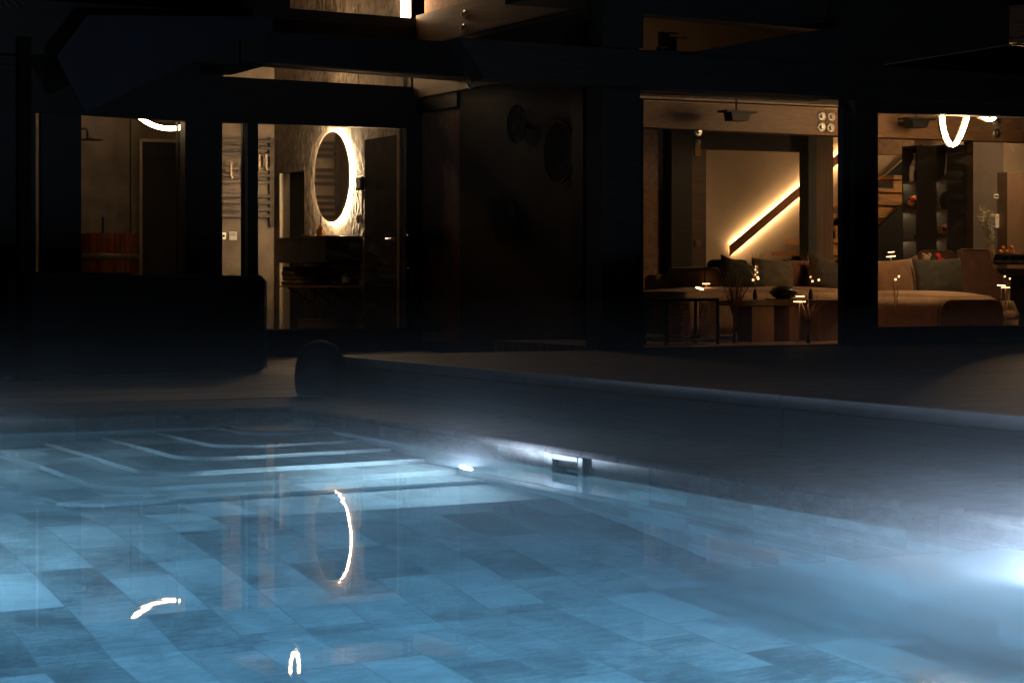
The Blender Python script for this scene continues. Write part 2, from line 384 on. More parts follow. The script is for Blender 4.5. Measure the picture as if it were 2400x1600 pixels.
# water: one closed body, its sides buried behind the tiles
bm = bmnew(); box(bm, XL - .2, XR + .28, YN - .2, YB + .2, -2.6, 0)
struct(obj('water', bm, water_mat()))
# coping: rounded stones
STONE = mat('grey_coping_stone', (.12, .115, .11), .75, .3, 9, .25)
def coping_run(bm, along, a0, a1, base, out, n):
    """bullnose stones; along = 'Y' or 'X'; base = pool face position, out = +1/-1 away from the pool"""
    step = (a1 - a0) / n
    pr = [(-.03 + .035 - .035 * math.cos(t), ZC - .035 + .035 * math.sin(t)) for t in [k * math.pi / 2 / 5 for k in range(6)]]
    pr = pr + [(1.1, ZC), (1.1, .02), (.015, .02), (.015, .1)]
    for k in range(n):
        s0, s1 = a0 + k * step + .003, a0 + (k + 1) * step - .003
        if along == 'Y': prism(bm, [(base + out * u, s0, z) for u, z in pr], (0, s1 - s0, 0))
        else: prism(bm, [(s0, base + out * u, z) for u, z in pr], (s1 - s0, 0, 0))
bm = bmnew()
coping_run(bm, 'Y', YN, YB, XR, 1, 34); coping_run(bm, 'X', XL, XR, YB, 1, 10)
coping_run(bm, 'X', XL, XR, YN, -1, 10); coping_run(bm, 'Y', YN, YB, XL, -1, 34)
box(bm, XR + .003, XR + 1.1, YB + .003, YB + 1.1, .02, ZC)
box(bm, XL - 1.1, XL - .003, YB + .003, YB + 1.1, .02, ZC); box(bm, XR + .003, XR + 1.1, YN - 1.1, YN - .003, .02, ZC); box(bm, XL - 1.1, XL - .003, YN - 1.1, YN - .003, .02, ZC)
struct(obj('coping', bm, STONE))
# ground, reaching well past everything; open under the pool
GROUND = mat('dark_ground', (.03, .035, .025), .95, .4, 4, .3)
bm = bmnew()
for x0, x1, y0, y1 in ((-120, 160, -120, YN - .3), (-120, 160, YB + .3, 220), (-120, XL - .3, YN - .3, YB + .3), (XR + .4, 160, YN - .3, YB + .3)):
    quad(bm, (x0, y0, .012), (x1, y0, .012), (x1, y1, .012), (x0, y1, .012))
struct(obj('ground', bm, GROUND))
# low terrace behind the pool, running to the far door
TERR = plank_mat('wood_look_paving', (.30, .20, .14), (0, 1), .6, .2, 1.2)
bm = bmnew(); box(bm, -14, 13, YB + 1.105, 24.9, .02, ZL)
struct(obj('terrace', bm, TERR))
# raised deck on the right
XD, YP = 6.72, 16.72
DECKM = plank_mat('dark_decking', (.10, .058, .040), (0, 1), .7, .145, 3.2)
FASC = mat('grey_composite_board', (.105, .105, .11), .6, .12, 6, .1, stretch=(4, .3, 26))
TRIM = mat('pale_edge_board', (.12, .12, .125), .6, .15, 8, .05)
bm = bmnew(); box(bm, XD + .03, 26, -3, YP, .35, ZD - .002)
dk = struct(obj('deck', bm, DECKM))
ys = [-.3, 2.2, 4.7, 7.2, 9.68, 12.16, 14.66, YP]
for a, b in zip(ys, ys[1:]):
    for k in range(4):
        z0 = ZC + .004 + k * .056; bm = bmnew(); box(bm, XD - .004, XD + .026, a + .002, b - .002, z0, z0 + .0525, .003)
        obj('fascia_board', bm, FASC, dk)
    bm = bmnew(); box(bm, XD - .022, XD + .028, a + .0015, b - .0015, ZC + .232, ZD + .004, .006); obj('edge_board', bm, TRIM, dk)
bm = bmnew(); box(bm, XD + .03, 26, -3, YP, .02, .348); obj('deck_base', bm, BLACK, dk)
bm = bmnew()
for yy in (12.05, 12.27, 9.57, 9.79, 13.4, 10.9, 8.4):
    for zz in (ZC + .14, ZC + .03): lathe(bm, [(.0045, 0), (.0045, .004)], (XD - .008, yy, zz), 8, 'X')
obj('screw', bm, BRUSH, dk)['kind'] = 'stuff'

# skimmer in the right pool wall
sk = thing('pool_skimmer', 'pale plastic skimmer mouth framed in the right pool wall at the waterline', 'skimmer', (XR, 10.26, -.13))
PLAST = mat('pale_grey_plastic', (.27, .29, .30), .45, .08, 12)
bm = bmnew(); fy0, fy1, fz0, fz1 = 10.05, 10.47, -.15, .1
for b in ((fy0, SK0 + .01, fz0, fz1), (SK1 - .01, fy1, fz0, fz1), (SK0 + .01, SK1 - .01, SKZ[1] - .005, fz1), (SK0 + .01, SK1 - .01, fz0, SKZ[0] + .005)):
    box(bm, XR - .032, XR + .005, b[0], b[1], b[2], b[3], .006)
obj('frame', bm, PLAST, sk)
bm = bmnew()
box(bm, XR + .005, XR + .3, SK0 - .02, SK0 - .005, -.16, .09); box(bm, XR + .005, XR + .3, SK1 + .005, SK1 + .02, -.16, .09)
box(bm, XR + .285, XR + .3, SK0 - .005, SK1 + .005, -.16, .09); box(bm, XR + .005, XR + .285, SK0 - .005, SK1 + .005, .082, .09); box(bm, XR + .005, XR + .285, SK0 - .005, SK1 + .005, -.16, -.15)
obj('throat', bm, PLAST, sk)
bm = bmnew(); box(bm, XR + .06, XR + .075, SK0 + .01, SK1 - .01, -.1, .012, .004); obj('weir_flap', bm, PLAST, sk)

# underwater lamps: a lens in a steel ring, plus added spots imitating the light that leaves the water
LENS = emat('pool_lamp_lens', POOLW, 2500)
def pool_lamp(axis, y, z, label, air, off=(-.43, -.85), wide=.09):
    nx = {'R': (-1, 0), 'L': (1, 0), 'B': (0, -1)}[axis]
    c = Vector((XR, y, z)) if axis == 'R' else Vector((XL, y, z)) if axis == 'L' else Vector((y, YB, z))
    t = thing('pool_lamp', label, 'pool lamp', c, 'underwater lamps in the pool walls')
    ax = 'Y' if axis == 'B' else 'X'; sg = -1 if axis in 'RB' else 1
    bm = bmnew(); lathe(bm, [(.088, sg * .02), (.06, sg * .026), (.001, sg * .03)], c, 24, ax, cap=False); obj('lens', bm, LENS, t, True)
    bm = bmnew(); lathe(bm, [(.13, sg * .001), (.13, sg * .012), (.12, sg * .02), (.092, sg * .022), (.089, sg * .012)], c, 28, ax, cap=False); obj('bezel', bm, CHROME, t, True)
    if air:                                          # added unseen spots stand in for light leaving the water
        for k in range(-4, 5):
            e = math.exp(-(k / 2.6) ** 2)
            g = light('added_surface_spot', 'SPOT', (c.x + off[0] + .889 * k * wide / 4, c.y + off[1] - .457 * k * wide / 4, .012), air * 3.0 * e, (.60, .76, 1.0), t, 0.0, (math.pi, 0, 0))
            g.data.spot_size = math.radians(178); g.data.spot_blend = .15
    return t
pool_lamp('R', 11.57, -.8, 'lit underwater lamp in the right pool wall just beyond the skimmer', 3.8)
pool_lamp('R', 6.27, -.8, 'glaring underwater lamp low in the right pool wall nearest the camera', 30.0, (-.48, -.73), .2)
pool_lamp('R', 2.7, -.8, 'underwater lamp in the right pool wall behind the viewer', 0)
pool_lamp('B', 2.2, -.2, 'underwater lamp in the back pool wall left of the steps', 6.0, (.1, -.5), .5)
pool_lamp('L', 9.5, -.8, 'underwater lamp in the left pool wall opposite the skimmer', 0)
pool_lamp('L', 4.5, -.8, 'underwater lamp in the left pool wall nearest the camera', 0)

# mist lying over the warm water
bm = bmnew(); box(bm, XL - 1.5, XD + .6, YN + .5, YB + 1.5, .004, 1.0)
tag(obj('mist', bm, mist_mat()), 'thin steam drifting over the lit pool water', 'mist', kind='stuff')

# ================================================================== HOUSE
YD, XM, XW, YBK = 24.55, 11.15, 11.3, 29.65         # door facade, mirror wall, recess wall, bathroom back wall
house = thing('house', 'dark timber and glass house glowing warm behind the pool at night', 'house', (11, YP, 0))
def polyY(bm, pts, Y, d): return prism(bm, [PY(x, y, Y) for x, y in pts], (0, d, 0))
def hp(name, pts, Y, d, m): return obj(name, polyY(bmnew(), pts, Y, d), m, house)
def hbox(name, m, *a, bev=0): return obj(name, box(bmnew(), *a, bev), m, house)
# --- recessed facade with the bathroom
hp('wall', [(-80, -80), (680, -80), (680, 130), (525, 122), (525, 179), (-80, 145)], YD, .14, BLACK)
hp('beam', [(680, 20), (972, 43), (1000, 45), (1000, 150), (680, 130)], YD, .14, BLACKW)
hp('beam', [(-80, 146), (525, 179.6), (963, 204), (1000, 206), (1000, 303), (946, 301), (520, 286), (418, 283), (190, 268), (-80, 255)], YD - .01, .16, BLACKW)
hp('wall', [(-80, 256), (84, 264), (84, 860), (-80, 860)], YD, .14, BLACK)
hp('wall', [(97.5, 265), (190, 269), (190, 860), (97.5, 860)], YD, .14, BLACK)  # slit left of this piece is added, so room light shows through
hp('post', [(434, 283.5), (520, 286.5), (520, 850), (434, 850)], YD, .2, BLACKW)
hp('post', [(962, 302), (1000, 303.5), (1000, 830), (962, 828)], YD, .2, BLACKW)
hp('wall', [(190, 690), (418, 690), (418, 850), (190, 850)], YD, .14, BLACK)
hp('post', [(963, 150), (981, 150), (981, 206), (963, 204.5)], YD + .02, .1, BLACKW)
def window(pts_out, pts_in, Y, name='window', glass=GLASS, fm=None, fd=.09):
    """frame ring between two pixel quads, pane inside it"""
    bm = bmnew(); O = [PY(x, y, Y) for x, y in pts_out]; I = [PY(x, y, Y) for x, y in pts_in]
    for i in range(4):
        j = (i + 1) % 4; prism(bm, [O[i], O[j], I[j], I[i]], (0, fd, 0))
    f = obj('window' if name == 'window' else 'door', bm, fm or BLACK, house)
    bm = bmnew(); quad(bm, *[p + Vector((0, fd * .5, 0)) for p in I]); obj('pane', bm, glass, f); return f
window([(190, 268), (418, 283), (418, 690), (190, 690)], [(190.5, 269), (417.5, 284), (417.5, 689), (190.5, 689)], YD + .03)
window([(520, 286), (571, 288), (571, 850), (520, 850)], [(521, 287.5), (570, 289.5), (570, 700), (521, 700)], YD + .03)
dr = window([(571, 288), (960, 302.5), (960, 834), (571, 844)], [(605, 290), (953, 301.8), (953, 769), (605, 771)], YD + .03, 'door', GLASSD)
bm = bmnew(); a = PY(960, 590, YD - .06)
tube(bm, [a + Vector((0, .08, .22)), a + Vector((0, 0, .22)), a + Vector((0, 0, -.22)), a + Vector((0, .08, -.22))], .014, 8); obj('handle', bm, BLACK, dr)
X0, X1, Z0, Z1 = RY(573, 288, 580, 850, YD + .02); bm = bmnew(); box(bm, X0, X1, YD + .005, YD + .028, Z0, Z1); obj('lit_edge_strip', bm, BRUSH, dr)  # bronze strip puts the lit mullion edge into the colour
bm = bmnew(); b0, b1 = PY(640, 771, YD), PY(945, 769.5, YD); box(bm, b0.x - .2, b1.x, YD + .005, YD + .029, b0.z - .018, b0.z); obj('threshold_strip', bm, BRUSH, dr)
# front balcony beam of the recess, pale soffit under it
YE = 23.0
hp('beam', [(636, 75), (1096, 100), (1140, 184), (636, 146)], YE, .3, BLACKW)
p0, p1 = PY(636, 146, YE), PY(1140, 184, YE)
bm = bmnew(); prism(bm, [p0 + Vector((0, .01, -.004)), p1 + Vector((0, .01, -.004)), p1 + Vector((0, .34, -.004)), p0 + Vector((0, .34, -.004))], (0, 0, -.02)); obj('soffit_board', bm, TAN, house)
a = PY(539, 177, YD)
hbox('beam', BLACKW, a.x - .4, a.x, YE + .02, YD - .02, a.z, a.z + .5)
hbox('beam', BLACKW, a.x - 5, a.x - .401, YE + .1, YE + .4, a.z - .02, a.z + .6)
hp('awning_panel', [(132, 132), (205, 36), (640, 40), (640, 60), (410, 165), (200, 266)], 22.4, .03, mat('dark_blue_panel', (.012, .016, .034), .5, .3, 3))
bm = bmnew(); 
for k in range(5): tube(bm, [PY(-30 + 14 * k, -12 - 2 * k, 20.5), PY(-8 + 16 * k, 30 - 5 * k, 20.5)], .012, 6)
obj('grille', bm, BLACK, house)
# --- recess wall on the right, running back to the door
y87, y14 = PX(1087, 700, XW).y, 19.7
hbox('plinth', BLACK, XW - .03, XW + .2, y14, YD, .14, .29)
hbox('wall', BROWNW, XW, XW + .2, y87, YD - .01, .29, 3.28)
hbox('wall', DARKT, XW - .06, XW + .2, y14, y87 - .003, .30, 4.1)
hbox('beam', BLACKW, XW - .1, XW + .2, y87, YD - .02, 3.28, 3.47)
tb2 = hbox('beam', TAN, XW - .14, XW + .2, 21.6, YD - .02, 3.475, 3.74)
tb1 = hbox('beam', TAN, XW - .1, XW + .3, 19.5, YD - .03, 4.16, 4.565)
hbox('moulding', TAN, XW - .05, XW + .3, 19.5, YD - .3, 4.08, 4.155)
hbox('wall', BROWNW, XW + .02, XW + .3, 18.5, YD - .03, 4.57, 7.0)
def bolt(bm, c, ax, r=.055, sg=-1):
    lathe(bm, [(r, 0), (r, sg * .012), (r * .8, sg * .02)], c, 18, ax); lathe(bm, [(r * .5, sg * .02), (r * .5, sg * .05)], c, 6, ax)
for (x, y), pr_ in (((1090, 35), tb1), ((1088, 67), tb1), ((1103, 200), tb2)):
    X_ = XW - .1 if pr_ is tb1 else XW - .14; p = PX(x, y, X_); bm = bmnew(); bolt(bm, p, 'X'); obj('bolt', bm, CHROME, pr_)
hbox('wall', BLACK, 10.85, 11.35, 19.4, 19.65, .14, 3.9)
bm = bmnew(); prism(bm, [(11.28, 19.66, .14), (11.45, 19.6, .14), (9.98, 16.9, .14), (9.75, 16.9, .14)], (0, 0, 4)); obj('wall', bm, BLACK, house)
# --- front beam over the terrace and the posts
hp('beam', [(1076, 89), (1414, 113), (1626, 122), (2070, 155), (2460, 182), (2460, 246), (2058, 232), (1967, 227), (1508, 204), (1140, 184)], YP - .32, .3, BLACKW)
q0, q1 = PY(1508, 204, YP - .32), PY(1967, 227, YP - .32)
bm = bmnew(); prism(bm, [q0 + Vector((0, .31, .03)), q1 + Vector((0, .31, .03)), q1 + Vector((0, .52, .03)), q0 + Vector((0, .52, .03))], (0, 0, -.04)); obj('soffit_board', bm, mat('dark_brown_timber', (.10, .06, .035), .5, .3, 3, stretch=(.4, .4, 8)), house)
hp('post', [(1414, -80), (1508, -80), (1508, 114), (1414, 110)], YP - .3, .3, BLACKW)
hp('post', [(1410, 200), (1500, 203), (1500, 830), (1410, 832)], YP - .02, .3, BLACKW)
X0, X1, Z0, Z1 = RY(1490, 610, 1493.5, 815, YP - .03); bm = bmnew(); box(bm, X0, X1, YP - .034, YP - .022, Z0, Z1); obj('corner_strip', bm, mat('copper_strip', (.55, .26, .14), .25, .1, 10, metal=1), house)
hp('post', [(2004, 226), (2056, 231), (2056, 815), (2004, 818)], YP - .02, .28, BLACKW)
hp('beam', [(2057, 231), (2480, 245), (2480, 277), (2057, 262)], YP, .2, BLACKW)
hp('wall', [(2056, 772), (2480, 764), (2480, 812), (2056, 815)], YP, .24, BLACK)
window([(1500, 230), (2000, 252), (2000, 814), (1500, 824)], [(1508, 232), (1976, 251.5), (1976, 808), (1508, 816)], YP + .05, 'door', GLASSD)
f = window([(2056, 261), (2480, 276), (2480, 763), (2056, 771)], [(2058, 264), (2478, 277), (2478, 762), (2058, 769)], YP + .05, 'window', GLASSD)
bm = bmnew(); a, b = PY(2056, 769, YP + .02), PY(2480, 762, YP + .02); box(bm, a.x, b.x, YP + .02, YP + .049, a.z, a.z + .012); obj('sill_strip', bm, BRUSH, f)
# upper storey on the right
hp('beam', [(1626, 122), (1965, 62), (2010, -80), (2366, -80), (2366, 106), (2075, 153), (2070, 155)], YP - .6, .25, BLACKW)
hp('beam', [(1508, -80), (1990, -80), (1966, 74), (1508, 32)], YP - .28, .25, BLACKW)
hp('ceiling_board', [(1420, 0), (1990, 0), (1990, 130), (1420, 130)], 19.3, .1, mat('dim_ceiling', (.30, .21, .14), .8, .1, 3))
hp('edge_strip', [(2075, 150), (2366, 104), (2480, 86), (2480, 89), (2366, 107), (2075, 153)], YP - .62, .015, TAN)
hp('cladding', [(2367, 14), (2480, 6), (2480, 84), (2367, 82)], YP - .3, .1, mat('ribbed_timber', (.22, .12, .07), .6, .3, 4, .2, stretch=(1, 1, 14)))
hp('cladding', [(2367, 82.5), (2480, 84.5), (2480, 100), (2367, 101)], YP - .3, .1, TAN)
p = PY(1556, 96, 18.9); t = thing('ceiling_spotlight', 'black cylinder spotlight under the upper ceiling right of the tall post', 'spotlight', p)
bm = bmnew(); lathe(bm, [(.075, -.1), (.085, -.095), (.085, -.075), (.062, -.07), (.062, .075), (.03, .08)], p, 24); obj('head', bm, BLACK, t, True)
bm = bmnew(); box(bm, p.x - .06, p.x + .16, 18.86, 18.94, p.z + .081, p.z + .09); obj('base_plate', bm, BLACK, t)
p = PY(1500, 30, 17.3); t = thing('added_fill_lamp', 'small warm fill lamp added unseen behind the tall post', 'lamp', p)
bm = bmnew(); sph(bm, p, .03); obj('bulb', bm, emat('added_fill_bulb', (1, .62, .3), 420), t, True)  # added out of view to brighten the upper ceiling board
bm = bmnew(); lathe(bm, [(.06, .02), (.05, .06), (.01, .065)], p, 16, cap=False); obj('shade', bm, BLACK, t, True)
# --- bathroom shell: double height
hbox('wall', CONC, 5.5, XM, YBK, YBK + .2, .14, 7.2)
hbox('wall', ROCK, XM, XM + .12, 24.82, 26.29, .14, 7.2)
def XMwall(y0, y1, z0, z1, m=ROCK, t=.12): return hbox('wall', m, XM, XM + t, y0, y1, z0, z1)
dz = 2.72; yA, yB = PX(713, 700, XM).y, PX(656, 700, XM).y     # doorway in the stone wall
XMwall(26.292, yA, .14, 7.2); XMwall(yB, YBK, .14, 7.2); XMwall(yA + .002, yB - .002, dz, 7.2)
hbox('wall', DARKT, 5.3, 5.5, YD + .15, YBK, .14, 7.2)
hbox('ceiling', DARKT, 5.3, 13, YD + .15, YBK + .2, 7.2, 7.4)
hbox('interior_floor', mat('dark_floor_tile', (.05, .045, .04), .4, .2, 5), 5.3, 13, YD + .15, YBK, .145, .2)
dleaf = hbox('door', mat('dark_door', (.03, .026, .023), .75, .25, 6, spec=.15), XM + .16, XM + .2, yA - .05, yB + .01, .14, dz + .05)
hbox('door_casing', mat('pale_casing', (.42, .34, .25), .6, .05, 5), XM - .012, XM + .155, yB - .02, yB + .012, .2, dz)
yc, yd = PX(937, 700, XM).y, PX(859, 700, XM).y; zt = PX(859, 328, XM).z
d2 = hbox('door', mat('dark_door', (.035, .03, .027)), XM - .03, XM - .004, yc, yd, .2, zt)
hbox('door_casing', BRUSH, XM - .045, XM - .004, yc - .09, yc - .004, .2, zt + .1)
p = PX(925, 560, XM - .03); bm = bmnew(); tube(bm, [p, p + Vector((-.06, 0, 0)), p + Vector((-.06, .14, 0))], .011, 8); obj('handle', bm, CHROME, d2)
bm = bmnew(); prism(bm, [(PY(462, 600, 25.2).x, 25.2, .2), (PY(476, 600, 25.2).x, 25.2, .2), (PY(476, 600, 29.64).x, 29.64, .2), (PY(462, 600, 29.64).x, 29.64, .2)], (0, 0, 3.7)); obj('light_blocking_wall', bm, DARKT, house)  # added partition out of view, keeps mirror light off the left compartment
# glazed shower screen frame seen in the left window
for (x0, y0, x1, y1) in ((327, 326, 334, 700), (335, 326, 418, 333)):
    X0, X1, Z0, Z1 = RY(x0, y0, x1, y1, 28.4); hbox('screen_frame', BRUSH, X0, X1, 28.4, 28.44, Z0, Z1)
X0, X1, Z0, Z1 = RY(311, 270, 313, 560, 29.5); hbox('wall_joint', BLACK, X0, X1, 29.62, 29.649, Z0, Z1)
X0, X1, Z0, Z1 = RY(335, 334, 420, 700, 29.0); hbox('alcove_panel', mat('dark_alcove', (.03, .027, .025), .3, .1, 5), X0, X1 + .1, 29.0, 29.03, .2, Z1)

# --- bathroom furnishings
mc = PX(778, 415, XM - .055); mr = .645
mi = thing('round_mirror', 'large round backlit mirror glowing on the rough stone wall', 'mirror', mc)
bm = bmnew(); lathe(bm, [(mr, .0), (mr, .018), (mr - .004, .018), (mr - .004, .001)], mc, 64, 'X', cap=False); obj('rim', bm, BRUSH, mi, True)
bm = bmnew(); lathe(bm, [(mr - .002, -.0005), (mr - .002, -.012), (mr - .01, -.016)], mc, 64, 'X')
MIRR = mat('mirror_glass', (.75, .74, .72), .03, .01, 3, metal=1); obj('mirror_glass', bm, MIRR, mi)
bm = bmnew(); tube(bm, [mc + Vector((.03, (mr - .014) * math.cos(a), (mr - .014) * math.sin(a))) for a in [k * 2 * math.pi / 64 for k in range(64)]], .009, 8, True)
obj('light_ring', bm, emat('mirror_led', MIRW, 560), mi, True)
bm = bmnew(); lathe(bm, [(mr - .1, .005), (mr - .1, .053)], mc, 48, 'X'); obj('back_plate', bm, BLACK, mi)
yv0, yv1 = 23.0 + 3.1, 0
pv = PX(763, 580, XM - .55); pf = PX(647, 580, XM - .55); vz0, vz1 = PX(763, 614, XM - .55).z, PX(763, 552, XM - .55).z
va = thing('vanity', 'black wall hung vanity unit under the round mirror', 'vanity', ((XM - .3), (pv.y + pf.y) / 2, vz0))
BLK2 = mat('black_lacquer', (.02, .018, .017), .3, .2, 4)
bm = bmnew(); box(bm, XM - .55, XM - .003, pv.y, (pv.y + pf.y) / 2 - .003, vz0, vz1 - .03, .006); obj('drawer', bm, BLK2, va)
bm = bmnew(); box(bm, XM - .55, XM - .003, (pv.y + pf.y) / 2 + .003, pf.y, vz0, vz1 - .03, .006); obj('drawer', bm, BLK2, va)
bm = bmnew(); box(bm, XM - .57, XM - .003, pv.y - .02, pf.y + .02, vz1 - .028, vz1, .004); obj('countertop', bm, mat('dark_countertop', (.06, .05, .042), .3, .2, 9), va)
sz = PX(763, 669, XM - .5).z
sh = thing('wall_shelf', 'dark wall shelf on three brackets under the vanity', 'shelf', (XM - .25, (pv.y + pf.y) / 2, sz - .3))
bm = bmnew(); box(bm, XM - .5, XM - .003, pv.y + .02, pf.y, sz - .03, sz, .003); obj('shelf_board', bm, OAK, sh)
for yy in (pv.y + .12, (pv.y + pf.y) / 2, pf.y - .15):
    bm = bmnew(); tube(bm, [(XM - .42, yy, sz - .035), (XM - .01, yy, sz - .28), (XM - .01, yy, sz - .035)], .012, 6); obj('bracket', bm, BLACK, sh)
TOW = mat('beige_towel', (.30, .22, .15), .95, .2, 20, .3)
tw = thing('towel_stack', 'stack of folded beige towels on the wall shelf', 'towels', (XM - .3, pf.y - .3, sz))
for k in range(4):
    bm = bmnew(); box(bm, XM - .49 + .02 * (k % 2), XM - .06, pf.y - .58 + .03 * (k % 3), pf.y - .03, sz + .002 + k * .068, sz + .066 + k * .068, .028); obj('towel', bm, TOW, tw, True)
for k, (x, hgt, lb) in enumerate(((786, .12, 'short dark bottle at the left on the wall shelf'), (810, .2, 'taller dark bottle with a pale label on the wall shelf'))):
    p = PX(x, 666, XM - .28); p.z = sz; b = thing('bottle', lb, 'bottle', p, 'bottles on the wall shelf')
    bm = bmnew(); lathe(bm, [(.05, 0), (.052, hgt * .7), (.03, hgt * .82), (.016, hgt * .88), (.016, hgt)], p, 18); obj('glass', bm, mat('dark_glass', (.03, .02, .015), .15, .1, 4), b, True)
    bm = bmnew(); lathe(bm, [(.053, hgt * .2), (.0535, hgt * .6)], p, 18, cap=False); obj('label', bm, mat('paper_label', (.4, .34, .27), .8), b)
p = PX(757, 769, XM - .35); p.z = .2
bk = thing('storage_basket', 'round woven basket on the floor under the wall shelf', 'basket', p)
bm = bmnew(); lathe(bm, [(.30, 0), (.345, .06), (.36, .2), (.35, .33), (.335, .335), (.33, .05)], p, 28, cap=False); lathe(bm, [(.3, .01), (.001, .012)], p, 28, cap=False)
obj('woven_body', bm, mat('brown_wicker', (.20, .11, .06), .8, .4, 40, .5), bk, True)
bm = bmnew(); tube(bm, [p + Vector((.345 * math.cos(a), .345 * math.sin(a), .335)) for a in [k * 2 * math.pi / 32 for k in range(32)]], .014, 6, True); obj('rim', bm, mat('brown_wicker', ()), bk)
p = PX(722, 550, XM - .32); p.z = vz1; ty_ = thing('soap_dish', 'small oval dish on the left of the vanity top', 'dish', p)
bm = bmnew(); lathe(bm, [(.03, 0), (.05, .004), (.11, .03), (.105, .033), (.001, .012)], p, 24, cap=False); obj('bowl', bm, OAK, ty_, True)
p = PX(751, 550, XM - .3); p.z = vz1; df_ = thing('reed_diffuser', 'amber glass reed diffuser bottle on the vanity below the mirror', 'diffuser', p)
AMB = mat('amber_glass', (.33, .10, .015), .12, .2, 6); bm = bmnew(); lathe(bm, [(.05, 0), (.053, .01), (.053, .1), (.035, .125), (.02, .135), (.02, .165)], p, 20); obj('bottle', bm, AMB, df_, True)
bm = bmnew()
for a, l in ((-.35, .3), (-.1, .33), (.12, .3), (.3, .24)): tube(bm, [p + Vector((0, 0, .15)), p + Vector((.02, -a * l * .9, .15 + l))], .003, 5)
obj('reed', bm, BLACK, df_)
p = PX(845, 431, XM - .02); c = thing('wall_clock', 'small square black device with a pale round face right of the mirror', 'clock', p)
bm = bmnew(); box(bm, XM - .05, XM - .003, p.y - .1, p.y + .1, p.z - .095, p.z + .095, .008); obj('case', bm, BLACK, c)
bm = bmnew(); lathe(bm, [(.068, -.0), (.066, -.006)], (XM - .05, p.y + .01, p.z), 24, 'X'); obj('dial', bm, mat('pale_dial', (.7, .6, .48), .5), c)
p = PX(841, 513, XM - .02); c = thing('wall_socket', 'black wall socket with a pale edge below the square device', 'socket', p)
bm = bmnew(); box(bm, XM - .03, XM - .003, p.y - .05, p.y + .05, p.z - .06, p.z + .06, .005); obj('plate', bm, BLACK, c)
bm = bmnew(); box(bm, XM - .032, XM - .003, p.y - .06, p.y - .052, p.z - .06, p.z + .06); obj('edge_trim', bm, WHITEP, c)
# towel rail on the back wall
xr0, xr1 = PY(470, 430, YBK).x, PY(637, 430, YBK).x
tr = thing('towel_rail', 'flat bar heated towel rail on the bathroom back wall', 'towel rail', ((xr0 + xr1) / 2, YBK - .1, PY(560, 545, YBK).z))
for yy in (330, 346, 361.5, 394, 410, 426, 458, 473, 489, 505):
    z = PY(600, yy + 1, YBK - .1).z; bm = bmnew(); box(bm, xr0, xr1, YBK - .115, YBK - .1, z - .026, z + .026, .004); obj('bar', bm, mat('dark_bronze', (.06, .045, .034), .45, .15, 8, metal=.3), tr)
for xx in (xr0 + .03, xr1 - .035):
    bm = bmnew(); box(bm, xx - .035, xx + .035, YBK - .098, YBK - .06, PY(600, 532, YBK).z, PY(600, 323, YBK).z, .004); obj('upright', bm, mat('dark_bronze'), tr)
for xx, yy0, yy1 in ((542, 379, 418), (567, 379, 418), (608, 362, 399), (624, 362, 399)):
    X0, X1, Z0, Z1 = RY(xx - 2.5, yy0, xx + 2.5, yy1, YBK - .14); bm = bmnew(); box(bm, X0, X1, YBK - .15, YBK - .13, Z0, Z1, .003); box(bm, X0, X1, YBK - .13, YBK - .1, Z1 - .02, Z1); box(bm, X0, X1, YBK - .19, YBK - .15, Z0, Z0 + .02); obj('hook', bm, BRUSH, tr)
X0, X1, Z0, Z1 = RY(535, 543, 554, 563, YBK); c = thing('thermostat', 'square white thermostat on the bathroom back wall below the towel rail', 'thermostat', ((X0 + X1) / 2, YBK - .02, Z0))
bm = bmnew(); box(bm, X0, X1, YBK - .03, YBK - .002, Z0, Z1, .006); obj('plate', bm, WHITEP, c)
bm = bmnew(); box(bm, X0 + .02, X1 - .02, YBK - .034, YBK - .029, (Z0 + Z1) / 2, Z1 - .015); obj('display', bm, mat('grey_display', (.45, .42, .38), .3), c)
X0, X1, Z0, Z1 = RY(517, 545, 528, 561, YBK); c = thing('light_switch', 'dark chrome switch beside the white thermostat', 'switch', ((X0 + X1) / 2, YBK - .02, Z0))
bm = bmnew(); box(bm, X0, X1, YBK - .03, YBK - .002, Z0, Z1, .006); obj('plate', bm, CHROME, c)
bm = bmnew(); box(bm, X0 + .02, X1 - .02, YBK - .04, YBK - .03, Z0 + .03, Z1 - .03, .004); obj('rocker', bm, BLACK, c)
# wooden tub and shower behind the left window
tc_ = PY(248, 640, 27.6); tr_ = 0.0; x0, x1 = PY(168, 600, 27.2).x, PY(322, 600, 27.2).x; R_ = (x1 - x0) / 2
tb = thing('wooden_tub', 'round wooden soaking tub with a steel hoop behind the left window', 'bathtub', ((x0 + x1) / 2, 27.2, .2))
ztop = PY(250, 548, 27.2).z; cc = Vector(((x0 + x1) / 2, 27.2, .2))
bm = bmnew(); n = 36
for k in range(n):
    a0, a1 = k * 2 * math.pi / n + .008, (k + 1) * 2 * math.pi / n - .008
    pts = [cc + Vector((r * math.cos(a), r * math.sin(a), 0)) for r, a in ((R_, a0), (R_, a1), (R_ - .06, a1), (R_ - .06, a0))]; prism(bm, pts, (0, 0, ztop - .2))
obj('staves', bm, mat('red_cedar', (.20, .055, .02), .28, .4, 3, .1, stretch=(3, 3, .5), coat=.4), tb)
bm = bmnew(); zh = PY(250, 595, 27.2).z; zh0 = PY(250, 605, 27.2).z - .02
lathe(bm, [(R_ + .004, zh0 - .2), (R_ + .008, zh0 - .19), (R_ + .008, zh - .21), (R_ + .004, zh - .2)], cc, 40, cap=False); obj('hoop', bm, mat('dull_steel_hoop', (.45, .38, .3), .35, .1, 5, metal=.8), tb, True)
p = PY(213, 318, 27.3); s_ = thing('shower_head', 'flat round rain shower head hanging at the left window', 'shower', p)
